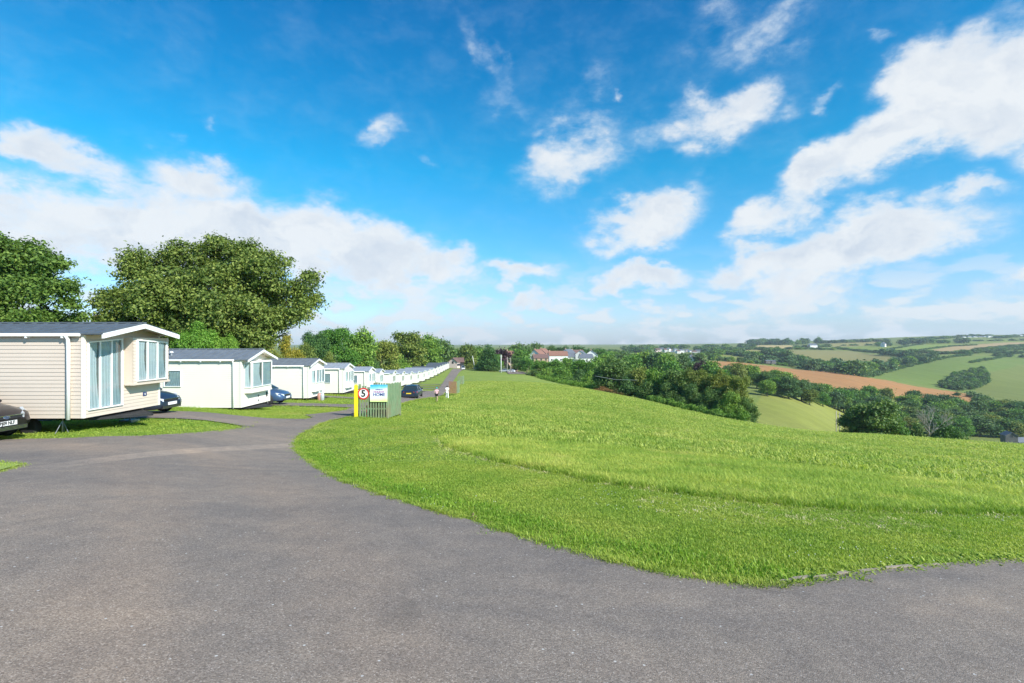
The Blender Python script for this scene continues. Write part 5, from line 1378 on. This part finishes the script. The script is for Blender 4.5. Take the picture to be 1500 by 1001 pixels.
ft = MB(); s = .02; i = 0
while s < wfr-.06:
    tall = s > .70
    slat(ft, (s, 0, -.05+rg.uniform(-.02, .02)), (1, 0), (0, -1), .070, (1.58 if tall else 1.47)+rg.uniform(-.03, .03)); s += .125 if s < wfr*.86 else .098
ft.build('front_panel', GWOOD, e)
sv = Vector((fc[0]-fx1, fc[1]-D0)); sl = sv.length; su = sv.normalized(); sn = Vector((su.y, -su.x))
zs_ = (1.6-(604.5-CY)/F*26.3)-zf
sd = MB(); s = 0.0
while s < sl-.05:
    slat(sd, (wfr+su.x*s, su.y*s, -.05+zs_*s/sl), (su.x, su.y), (sn.x, sn.y), .082, 1.60+rg.uniform(-.03, .03)-0*s); s += .145
sd.build('side_panel', GWOOD, e)
bk = MB(); s = .75
while s < sl*.5: s += .12
s = 0.0
while s < wfr-.1:
    slat(bk, (s+.1, sl*.93, -.2), (1, 0), (0, -1), .085, 1.62+rg.uniform(-.03, .03)); s += .125
bk.build('back_panel', GWOOD, e)
for (x, y, zz) in ((.0, .06, 0), (wfr-.02, .06, 0), (wfr+sv.x-.04, sv.y-.02, zs_)):
    p = MB(); p.box(x-.045, x+.045, y, y+.09, zz-.3, zz+1.52); p.build('post', GWOOD, e)
for zz in (.35, 1.25):
    r_ = MB(); r_.box(0, wfr, .002, .045, zz, zz+.07); r_.build('rail', GWOOD, e)
# bins standing inside
def bin_(x, y, m, lab):
    q = props(empty('wheelie_bin', (x, y, gz(x, y))), lab, 'bin')
    b = MB(); b.hexa([(-.24, -.24, .05), (.24, -.24, .05), (.24, .24, .05), (-.24, .24, .05), (-.29, -.29, .95), (.29, -.29, .95), (.29, .33, 1.0), (-.29, .33, 1.0)]); b.build('bin_body', m, q)
    l = MB(); l.hexa([(-.31, -.32, .955), (.31, -.32, .955), (.31, .36, 1.005), (-.31, .36, 1.005), (-.29, -.30, 1.0), (.29, -.30, 1.0), (.28, .33, 1.08), (-.28, .33, 1.08)]); l.build('lid', m, q)
DGR = mat('dark_green_plastic', (.02, .05, .03), .5); 
BK = mat('black_bin_plastic', (.02, .02, .022), .5)
bin_(fx0+.45, D0+1.05, DGR, 'dark green bin half hidden behind the left slats of the wooden screen')
bin_(fx0+1.05, D0+1.1, BK, 'black bin half hidden behind the slats under the welcome sign')
bin_(fx0+.95, D0+1.75, DGR, 'added dark green bin darkening the gaps of the wooden screen, behind the black one')  # extra bin, added so the gaps between the slats look dark
q = props(empty('red_bin_stand_in', (fx0+.55, D0+.30, zf)), 'red bar standing for red bin bottoms seen through the slats of the wooden screen', 'stand_in')  # made-up bar in place of the red bin bottoms behind the slats
b = MB(); b.box(-.35, .75, -.03, .03, .36, .50); b.build('crossbar', RED, q); b = MB(); b.box(-.33, -.27, -.03, .03, -.2, .36); b.box(.67, .73, -.03, .03, -.2, .36); b.build('foot', RED, q)
# yellow post
x, y, z = at(521.5, D0-.05); z = zf
e = props(empty('yellow_post', (x, y, z)), 'bright yellow wooden post at the left corner of the slatted screen', 'post')
b = MB(); b.box(-.075, .075, -.075, .075, -.3, 1.46); b.build('shaft', YEL, e, .01); b = MB(); b.hexa([(-.075, -.075, 1.462), (.075, -.075, 1.462), (.075, .075, 1.462), (-.075, .075, 1.462), (-.03, -.03, 1.53), (.03, -.03, 1.53), (.03, .03, 1.53), (-.03, .03, 1.53)]); b.build('cap', YEL, e)
# speed roundel
rx = (532-CX)/F*(D0-.08); rz = 1.6-(577-CY)/F*(D0-.08)
e = props(empty('speed_sign', (rx, D0-.035, rz)), 'round speed limit sign with a red ring and black 5, on the slatted screen', 'sign')
rr_ = .275
def disc(mb, r, y, t, seg=40): mb.lathe([(.001, 0), (r, 0), (r, t), (.001, t)], (0, y, 0), 'y', seg, smooth=False)
b = MB(); disc(b, rr_, -.014, .012); b.build('red_ring', RED, e)
b = MB(); disc(b, rr_*.76, -.020, .005); b.build('white_face', WHITE, e)
o = link(bpy.data.objects.new('numeral', text_mesh('5', .43, INK, .012))); o.parent = e; o.rotation_euler = (R(90), 0, 0); o.location = (0, -.024, -.005)
# welcome sign: white board with a blue sweep on top, yellow green wash at the foot
wx0 = (541.8-CX)/F*(D0-.1); wx1 = (567.2-CX)/F*(D0-.1); wz0 = 1.6-(589-CY)/F*(D0-.1); wz1 = 1.6-(563.8-CY)/F*(D0-.1)
m, nt, bs = new_mat('printed_board'); co = nt.node('ShaderNodeTexCoord').outputs['Object']; sp = nt.node('ShaderNodeSeparateXYZ'); nt.set(sp.inputs[0], co)
Hh = wz1-wz0; wav = nt.noise(co, 4, 3); zz = nt.math('ADD', nt.math('DIVIDE', sp.outputs[2], Hh), nt.math('MULTIPLY', nt.math('SUBTRACT', wav, .5), .16)); zz = nt.math('ADD', zz, nt.math('MULTIPLY', sp.outputs[0], -.10))
nt.set(bs.inputs['Base Color'], nt.ramp(zz, [(0, (.72, .80, .30)), (.12, (.82, .84, .55)), (.26, (.82, .83, .80)), (.70, (.80, .84, .86)), (.76, (.35, .72, .86)), (.9, (.08, .50, .78)), (1, (.04, .36, .68))])); bs.inputs['Roughness'].default_value = .4
e = props(empty('welcome_sign', (wx0, D0-.05, wz0)), 'square white welcome board reading HOME with a blue top, on the slatted screen', 'sign')
b = MB(); b.box(0, wx1-wx0, -.03, 0, 0, Hh); b.build('board', m, e)
INKB = mat('blue_lettering', (.03, .06, .30), .6, var=0); INKP = mat('pink_lettering', (.45, .12, .35), .6, var=0)
for (txt, sz, zz, mm, xo) in (('welcome to', .07, .66, INKB, 0), ('HOLIDAY', .12, .53, INKP, 0), ('HOME', .20, .38, INKB, 0)):
    if txt == 'HOLIDAY': txt = 'HOLIDAY'
    o = link(bpy.data.objects.new('lettering', text_mesh(txt, sz, mm, .003))); o.parent = e; o.rotation_euler = (R(90), 0, 0); o.location = ((wx1-wx0)/2+.02, -.034, zz*.88)
# two further slatted screens down the road
for (px, D, w_, h_, py1, mA, lab) in ((657.5, 66, 1.05, 1.15, 572, BWOOD, 'small brown slatted bin screen beside the road behind the person in white'), (670.5, 98, .9, 1.15, 560, GWOOD, 'small green slatted bin screen further up the road, by the short yellow post')):
    x, y, z = at(px, D); z = 1.6-(py1-CY)/F*D
    e = props(empty('bin_screen', (x, y, z)), lab, 'fence'); a = MB(); s = 0
    while s < w_-.05: slat(a, (s, 0, -.4), (1, 0), (0, -1), .10, h_+.4); s += .125
    a.build('front_panel', mA, e); a = MB(); s = 0
    while s < 1.6: slat(a, (w_+.1*s, s, -.4), (.1, .995), (1, -.1), .10, h_+.4); s += .125
    a.build('side_panel', GWOOD, e)
    p = MB(); p.box(w_-.05, w_+.04, .005, .09, -.4, h_+.02); p.build('post', GWOOD, e)
x, y, z = at(669.5, 97); e = props(empty('short_post', (x, y, z)), 'short yellow post beside the green screen up the road', 'post')
b = MB(); b.box(-.09, .09, -.09, .09, -.4, 1.05); b.build('shaft', YEL, e); b = MB(); b.box(-.07, .07, -.07, .07, 1.052, 1.10); b.build('cap', DARK, e)

for k, px in enumerate((468, 472)):
    x, y, z = at(px, 38.6); e = props(empty('gas_bottle', (x, y, z)), '%s gas bottle at the front corner of the third caravan' % ('faded red' if k == 0 else 'silver grey'), 'gas bottle')
    b = MB(); b.lathe([(.12, 0), (.15, .03), (.155, .40), (.12, .52), (.05, .56)], seg=14); b.build('bottle_body', P_SIL if k else PINKB, e); b = MB(); b.lathe([(.05, .565), (.075, .57), (.075, .66), (.06, .67)], seg=12); b.build('collar', WHITE, e)
# ------------------------------------------------------------------ people
SKIN = mat('skin', (.55, .34, .24), .6, var=.06); HAIR = mat('dark_hair', (.03, .02, .015), .7)
def skin_body(name, joints, edges, radii, m, parent, root=0, sub=2):
    me = bpy.data.meshes.new(name); me.from_pydata(joints, edges, []); me.materials.append(m)
    o = bpy.data.objects.new(name, me); link(o); o.parent = parent
    md = o.modifiers.new('skin', 'SKIN'); md.use_smooth_shade = True
    if not me.skin_vertices: 
        bpy.context.view_layer.objects.active = o
    for i, r in enumerate(radii):
        sv_ = me.skin_vertices[0].data[i]; sv_.radius = (r, r*.85) if not hasattr(r, '__len__') else r; sv_.use_root = (i == root)
    s_ = o.modifiers.new('subdivision', 'SUBSURF'); s_.levels = sub; s_.render_levels = sub
    return o
def person(loc, rz, label, h, walk, hat, top, bottom, legs_bare=True, arms=None, pack=None):
    """figure seen from behind, walking; facing local +y"""
    e = props(empty('person', loc, rz), label, 'person'); k = h/1.7
    S = lambda p: tuple(c*k for c in p); a = walk
    J = {'pel': (0, 0, .92), 'waist': (0, .0, 1.06), 'chest': (0, .01, 1.27), 'neck': (0, .01, 1.43), 'nk2': (0, .02, 1.49), 'head': (0, .03, 1.58), 'crown': (0, .025, 1.665),
         'shl': (-.17, .0, 1.38), 'shr': (.17, .0, 1.38), 'ell': (-.24, -.05-.06*a, 1.12), 'elr': (.24, -.03+.08*a, 1.12), 'wrl': (-.23, .08-.06*a, .93), 'wrr': (.22, .12+.12*a, .96),
         'hal': (-.22, .11-.06*a, .86), 'har': (.21, .17+.12*a, .90),
         'hl': (-.09, 0, .88), 'hr': (.09, 0, .88), 'knl': (-.10, .10*a+.02, .50), 'knr': (.10, -.02-.04*a, .49), 'anl': (-.10, .13*a, .09), 'anr': (.10, -.22*a, .13),
         'tol': (-.11, .13*a+.15, .03), 'tor': (.11, -.22*a+.12, .05), 'nose': (0, .12, 1.575)}
    RD = {'pel': .13, 'waist': .115, 'chest': .14, 'neck': .06, 'nk2': .052, 'head': .088, 'crown': .055, 'shl': .06, 'shr': .06, 'ell': .042, 'elr': .042, 'wrl': .028, 'wrr': .028, 'hal': .03, 'har': .03,
          'hl': .085, 'hr': .085, 'knl': .055, 'knr': .055, 'anl': .036, 'anr': .036, 'tol': .032, 'tor': .032, 'nose': .02}
    names = list(J); idx = {n_: i for i, n_ in enumerate(names)}
    E = [('pel', 'waist'), ('waist', 'chest'), ('chest', 'neck'), ('neck', 'nk2'), ('nk2', 'head'), ('head', 'crown'), ('head', 'nose'), ('chest', 'shl'), ('chest', 'shr'), ('shl', 'ell'), ('shr', 'elr'), ('ell', 'wrl'), ('elr', 'wrr'), ('wrl', 'hal'), ('wrr', 'har'),
         ('pel', 'hl'), ('pel', 'hr'), ('hl', 'knl'), ('hr', 'knr'), ('knl', 'anl'), ('knr', 'anr'), ('anl', 'tol'), ('anr', 'tor')]
    body = skin_body('body', [S(J[n_]) for n_ in names], [(idx[p], idx[q]) for p, q in E], [RD[n_]*k for n_ in names], SKIN, e)
    for hnd, wr in (('hal', 'wrl'), ('har', 'wrr')):      # fingers and thumb
        p = Vector(S(J[hnd])); w_ = Vector(S(J[wr])); dd = (p-w_).normalized(); sd_ = dd.cross(Vector((1, 0, 0))).normalized()
        fg = MB()
        for f_ in range(4):
            b0 = p+sd_*(.012*(f_-1.5))*k; L_ = (.055, .065, .06, .045)[f_]*k
            fg.tube([b0, b0+dd*L_*.5, b0+dd*L_+Vector((0, .012, 0))*k], [.009*k, .008*k, .005*k], 5)
        fg.tube([w_+dd*.02*k+sd_*.02*k, w_+dd*.05*k+sd_*.045*k], [.010*k, .006*k], 5); fg.build('fingers', SKIN, e)
    def garment(nm, keys, grow, m, ed):
        kk = [x for x in keys]; ii = {n_: i for i, n_ in enumerate(kk)}
        return skin_body(nm, [S(J[n_]) if n_ in J else S(n_) for n_ in kk], [(ii[p], ii[q]) for p, q in ed], [RD[n_]*k*1.0+grow*k for n_ in kk], m, e, 0)
    J['mll'] = tuple(.4*J['shl'][i]+.6*J['ell'][i] for i in range(3)); J['mlr'] = tuple(.4*J['shr'][i]+.6*J['elr'][i] for i in range(3)); RD['mll'] = RD['mlr'] = .047
    J['thl'] = tuple(.45*J['hl'][i]+.55*J['knl'][i] for i in range(3)); J['thr'] = tuple(.45*J['hr'][i]+.55*J['knr'][i] for i in range(3)); RD['thl'] = RD['thr'] = .07
    garment('shirt', ['pel', 'waist', 'chest', 'shl', 'shr', 'mll', 'mlr'], .022, top, [('pel', 'waist'), ('waist', 'chest'), ('chest', 'shl'), ('chest', 'shr'), ('shl', 'mll'), ('shr', 'mlr')])
    if legs_bare: garment('shorts', ['pel', 'hl', 'hr', 'thl', 'thr'], .03, bottom, [('pel', 'hl'), ('pel', 'hr'), ('hl', 'thl'), ('hr', 'thr')])
    else: garment('trousers', ['pel', 'hl', 'hr', 'knl', 'knr', 'anl', 'anr'], .028, bottom, [('pel', 'hl'), ('pel', 'hr'), ('hl', 'knl'), ('hr', 'knr'), ('knl', 'anl'), ('knr', 'anr')])
    for s_ in ('l', 'r'):
        q = MB(); ax, ay, az_ = S(J['an'+s_]); q.hexa([(ax-.04*k, ay-.08*k, az_-.09*k), (ax+.04*k, ay-.08*k, az_-.09*k), (ax+.045*k, ay+.17*k, az_-.09*k), (ax-.045*k, ay+.17*k, az_-.09*k), (ax-.035*k, ay-.07*k, az_-.0), (ax+.035*k, ay-.07*k, az_-.0), (ax+.035*k, ay+.13*k, az_-.045*k), (ax-.035*k, ay+.13*k, az_-.045*k)]); q.build('shoe', INK if hat else WHITE, e, .01)
    hd = MB(); hx, hy, hz = S(J['head']); hd.lathe([(.099*k, -.02*k), (.104*k, .02*k), (.092*k, .07*k), (.06*k, .105*k), (.01*k, .118*k)], (hx, hy-.012*k, hz), 'z', 18)
    hd.build('cap' if hat else 'hair', hat or HAIR, e)
    if hat:
        q = MB(); q.prism([(hx-.08*k, hy+.06*k), (hx+.08*k, hy+.06*k), (hx+.05*k, hy+.17*k), (hx-.05*k, hy+.17*k)], hz+.015*k, hz+.028*k, 'z'); q.build('cap_peak', hat, e)
    if pack:
        q = MB(); q.hexa([(-.13*k, -.27*k, 1.02*k), (.13*k, -.27*k, 1.02*k), (.13*k, -.13*k, 1.02*k), (-.13*k, -.13*k, 1.02*k), (-.11*k, -.24*k, 1.36*k), (.11*k, -.24*k, 1.36*k), (.11*k, -.13*k, 1.36*k), (-.11*k, -.13*k, 1.36*k)]); q.build('backpack', pack, e, .02)
    return e
TEAL = mat('teal_fabric', (.05, .35, .42), .7); PINK = mat('pink_fabric', (.78, .48, .52), .8, var=.1); BLKF = mat('black_fabric', (.012, .012, .014), .85); WHF = mat('white_fabric', (.85, .85, .83), .8, var=.03); PKR = mat('red_fabric', (.55, .12, .12), .8)
x, y, z = at(639.5, 50); person((x, y, z), R(-8), 'child in a teal cap, pink top and black shorts walking away over the grass', 1.46, .7, TEAL, PINK, BLKF)
x, y, z = at(655, 58.5); person((x, y, z), R(14), 'person dressed all in white walking away towards the brown bin screen', 1.55, 1.0, None, WHF, WHF, legs_bare=False)

# ------------------------------------------------------------------ poles, wires, rail fence
POLE = mat('pole_timber', (.42, .38, .31), .85, var=.2); POLEW = mat('pale_pole', (.72, .72, .66), .6)
def pole(px, D, top, r, m, label, lean=0, arm=True):
    x, y, z = at(px, D); h = EYE-(top-CY)/F*D-z; e = props(empty('utility_pole', (x, y, z)), label, 'pole')
    b = MB(); b.tube([(0, 0, -.5), (lean*.5, 0, h*.5), (lean, 0, h)], [r*1.2, r, r*.8], 8); b.build('shaft', m, e)
    if arm: b = MB(); b.box(lean-.6, lean+.6, -.05, .05, h-.55, h-.45); b.build('crossarm', m, e)
    return (x+lean, y, z+h-.4)
p1 = pole(734, 214, 520, .17, POLEW, 'pale utility pole at the far end of the field beside the lane')
pole(743, 226, 523, .14, POLE, 'thin pole right of the pale utility pole, first of a pair', arm=False)
pole(748, 230, 524, .14, POLE, 'thin pole second right of the pale utility pole', arm=False)
pole(696, 250, 521.5, .16, POLEW, 'leaning pale pole above the small blue car', lean=-1.3, arm=False)
p2 = pole(1225, 120, 602, .10, POLE, 'left one of two slim poles standing close together in the yellow green valley field', arm=False)
p3 = pole(1230, 124, 604, .10, POLE, 'right one of two slim poles standing close together in the yellow green valley field', arm=False)
pa = Vector((at(872, 112)[0], 112, EYE-(551-CY)/F*112)); pb = Vector((at(934, 106)[0], 106, EYE-(557-CY)/F*106))
WIRE = mat('glint_cable', (.75, .76, .74), .35, var=0)  # pale colour stands in for the light the wire catches
w_ = MB(); w_.tube([pa, pa.lerp(pb, .5)+Vector((0, 0, -.35)), pb], .022, 5); o = w_.build('overhead_wire', WIRE); props(o, 'overhead cable with painted glint crossing in front of the dark dome shaped copse tree', 'cable')
e = props(empty('rail_fence', at(704, 246)), 'weathered two rail timber fence at the far end of the field', 'fence'); ox, oy, oz = e.location
fp = [at(px, 246-k*2.2) for k, px in enumerate((703, 709, 715, 721, 727))]
for i, (x, y, z) in enumerate(fp):
    q = MB(); q.box(x-ox-.09, x-ox+.09, y-oy-.06, y-oy+.06, z-oz-.3, z-oz+1.25); q.build('post', POLE, e)
for hz_ in (.55, 1.05):
    q = MB(); q.tube([(x-ox, y-oy-.09, z-oz+hz_) for x, y, z in fp], .05, 5); q.build('rail', POLE, e)

# ------------------------------------------------------------------ buildings
STONE = mat('grey_stone', (.12, .12, .115), .9, var=.2, scale=1)
FREND = mat('weathered_render', (.52, .52, .50), .8, var=.1)
RTILE = mat('red_clay_tiles', (.27, .135, .095), .85, var=.3, scale=2); SLATE = mat('slate_tiles', (.13, .145, .17), .7, var=.25, scale=2); BROWNR = mat('brown_roof', (.17, .10, .085), .8, var=.3)
WREND = mat('white_render', (.78, .77, .73), .8, var=.05, scale=.5); PKREND = mat('pink_render', (.70, .56, .52), .8, var=.05); BRICK = mat('tan_brick', (.46, .32, .22), .85, var=.2, scale=2); TIMB = mat('red_timber', (.24, .075, .05), .8, var=.2)
WIN = mat('dark_window', (.05, .06, .07), .15, var=.2)
def house(px, D, w, dp, hw, hr, rz, wall, roof, label, group=None, name='house', chim=1, nwin=3, storey=2, sink=0, ridge='x', by=None, cat='house'):
    x, y, z = at(px, D)
    if by: z = EYE-(by-CY)/F*D
    e = props(empty(name, (x, y, z-sink), R(rz)), label, cat, group)
    b = MB(); b.box(-w/2, w/2, -dp/2, dp/2, -1.5, hw); b.prism([(-dp/2, hw), (dp/2, hw), (0, hw+hr)], -w/2, w/2, 'x'); b.build('wall', wall, e)
    r = MB(); o = .35
    for s in (-1, 1):
        r.hexa([(-w/2-o, s*(dp/2+o), hw-hr*o/(dp/2)), (w/2+o, s*(dp/2+o), hw-hr*o/(dp/2)), (w/2+o, 0, hw+hr), (-w/2-o, 0, hw+hr), (-w/2-o, s*(dp/2+o), hw-hr*o/(dp/2)+.18), (w/2+o, s*(dp/2+o), hw-hr*o/(dp/2)+.18), (w/2+o, 0, hw+hr+.18), (-w/2-o, 0, hw+hr+.18)])
    ro = r.build('roof', roof, e)
    for c in range(chim):
        q = MB(); cx_ = (-w/2+.7) if c == 0 else (w/2-.7); q.box(cx_-.35, cx_+.35, -.4, .4, hw+hr*.6, hw+hr+1.0); q.build('chimney', BRICK, ro)
    for s in range(storey):
        for i in range(nwin):
            wx = -w/2+w*(i+.5)/nwin; z0 = .9+s*2.5
            if z0+1.2 > hw: continue
            q = MB(); q.box(wx-.55, wx+.55, -dp/2-.04, -dp/2+.02, z0, z0+1.15); q.build('window', WIN, e)
    q = MB(); q.box(-w/2-.04, -w/2+.02, -.5, .5, hw-.9, hw+.3); q.build('gable_window', WIN, e)
    q = MB(); q.box(w/2-.02, w/2+.04, -.5, .5, hw-.9, hw+.3); q.build('gable_window', WIN, e)
    return e
gv = 'village houses on the skyline'
house(787, 372, 10, 8, 4.6, 3.2, 62, WREND, RTILE, 'white gabled house at the left end of the village', gv, by=528)
house(795, 388, 11, 9, 6.0, 3.4, 66, PKREND, RTILE, 'pink gabled house with a red roof, second in the village', gv, by=529)
house(812, 395, 14, 8, 5.0, 2.6, 6, PKREND, RTILE, 'long house with a red tiled roof in the middle of the village', gv, by=529, nwin=5)
house(817, 362, 13, 8, 4.4, 2.8, 4, WREND, RTILE, 'white house with a red tiled roof, lower in front of the long one', gv, by=530, nwin=4)
house(791, 350, 10, 7, 2.6, 2.4, 10, BRICK, BROWNR, 'low tan brick house below the pink gabled house', gv, by=530, storey=1)
house(832, 400, 10, 8, 5.0, 3.2, 55, WREND, SLATE, 'white house with a steep slate roof right of the red roofs', gv, by=527)
house(830, 368, 10, 7, 3.4, 2.8, 5, WREND, SLATE, 'low white house with a blue grey slate roof', gv, by=530)
house(845, 412, 10, 8, 4.6, 2.6, 20, WREND, BROWNR, 'white house with a brown roof in the right half of the village', gv, by=526)
house(851, 400, 7, 7, 4.4, 2.6, 70, WREND, SLATE, 'narrow white gable between the brown roof and the last house', gv, by=527)
house(866, 375, 9, 9, 4.4, 3.4, 80, WREND, SLATE, 'white gabled house at the right end of the village', gv, by=529)
house(858, 362, 9, 7, 3.0, 2.6, 5, WREND, SLATE, 'small slate roofed house in front of the last white gable', gv, by=530.5, storey=1)
house(868, 800, 12, 9, 5, 3, 70, WREND, SLATE, 'small pale cottage further off right of the village', by=521)
house(749, 262, 4.2, 6, 3.0, 2.2, 30, BRICK, BRICK, 'cream house with a tan roof beside the lane', by=545, storey=2)
house(746, 300, 4, 5, 3.6, 2.6, 20, WREND, RTILE, 'small white house with a reddish roof high among the trees above the lane', by=530)
house(665.5, 262, 3.6, 5.0, 2.9, 1.9, 70, PKREND, BROWNR, 'pinkish red chalet with a brown roof at the top of the road', name='chalet', chim=0, by=538.5, cat='chalet')
house(672, 266, 4.6, 7, 3.0, 2.0, 10, mat('black_timber', (.03, .028, .03), .8), BROWNR, 'dark timber building beside the pinkish chalet', name='chalet', chim=0, by=538.5, cat='chalet')
house(1008, 470, 8, 6, 3.6, 2.6, 15, WREND, SLATE, 'white cottage in a gap of the trees above the copse, left of three', 'white cottages above the copse', by=531, sink=0)
house(1013, 480, 7, 6, 4.6, 2.8, 70, WREND, SLATE, 'white cottage in a gap of the trees above the copse, middle of three', 'white cottages above the copse', by=531)
house(1018, 465, 8, 6, 3.2, 2.6, 25, WREND, SLATE, 'white cottage in a gap of the trees above the copse, right of three', 'white cottages above the copse', by=531.5)
rg = random.Random(21)
for k, (px, py) in enumerate([(963, 513.5), (969, 512.5), (974, 514), (979, 512.6), (984, 514.8), (989, 513.4), (993, 516), (998, 514.6), (1003, 517), (1006, 514.2), (1011, 515.6), (1017, 516.5), (1022, 515.2), (1000, 518.5), (986, 517)]):
    D = rg.uniform(1150, 1350); col = rg.choice([WREND, FREND, PKREND]); rf_ = rg.choice([SLATE, SLATE, SLATE, BROWNR])
    e = house(px, D, rg.uniform(8, 13), 8, 4.2, 2.8, rg.uniform(-30, 40), col, rf_, 'tiny pale house of the far village on the horizon ridge', 'tiny houses of the far village', by=py+1.5, nwin=2, chim=0)
house(1190, 1500, 22, 14, 7, 5, 5, WREND, SLATE, 'white farm building below the dark wood on the far ridge', name='barn', by=509.5, chim=0, cat='barn')
house(1124, 680, 6, 5, 2.0, 1.0, 4, STONE, SLATE, 'left pale shed at the top edge of the brown field', name='barn', by=531, chim=0, cat='shed', storey=1)
house(1132, 690, 6, 5, 2.0, 1.0, 4, STONE, SLATE, 'right pale shed at the top edge of the brown field', name='barn', by=531.5, chim=0, cat='shed', storey=1)
house(1294, 1250, 12, 9, 6, 4, 40, WREND, SLATE, 'white farmhouse among trees in the upper fields', by=507.5, chim=0)
house(1186, 1500, 10, 9, 5, 4, 40, BRICK, SLATE, 'small barn beside the white farm building on the ridge', name='barn', by=509.8, chim=0, cat='barn') 
house(1494, 262, 8, 5, 2.0, 1.8, 8, STONE, SLATE, 'grey stone barn low in the valley at the right edge', name='barn', chim=0, storey=1, by=652, cat='barn')
house(1478, 262, 5, 5, 3.4, 1.6, 70, STONE, SLATE, 'small grey stone outbuilding left of the valley barn', name='outbuilding', chim=0, storey=1, by=647, cat='barn')
for k in range(12):
    px = 1412+k*7.6+rg.uniform(-1, 1)
    house(px, 2150+rg.uniform(-40, 60), rg.uniform(13, 20), 9, 4.5, 2.5, rg.uniform(-10, 10), WREND, SLATE, 'tiny white holiday unit in the strip along the far ridge', 'white units along the far ridge', name='holiday_unit', by=494.8-k*.12+rg.uniform(-.6, .6)+(.8 if k % 3 == 0 else 0), chim=0, storey=1, nwin=2, cat='caravan')
# ------------------------------------------------------------------ air
m = bpy.data.materials.new('haze'); m.use_nodes = True; nt = NT(m.node_tree); m.node_tree.nodes.remove(m.node_tree.nodes['Principled BSDF'])
pv = nt.node('ShaderNodeVolumePrincipled'); pv.inputs['Color'].default_value = (.80, .90, 1.0, 1); pv.inputs['Density'].default_value = .00010; pv.inputs['Anisotropy'].default_value = .1
nt.l.new(pv.outputs[0], nt.n['Material Output'].inputs['Volume'])
b = MB(); b.box(-5700, 5700, -5700, 5700, -420, 140); o = b.build('haze', m); props(o, 'thin bluish summer air over the valley', 'haze', kind='stuff')
bpy.context.scene.cycles.volume_bounces = 0
bpy.context.scene.cycles.max_bounces = 6; bpy.context.scene.cycles.transparent_max_bounces = 12
bpy.context.scene.cycles.use_denoising = True
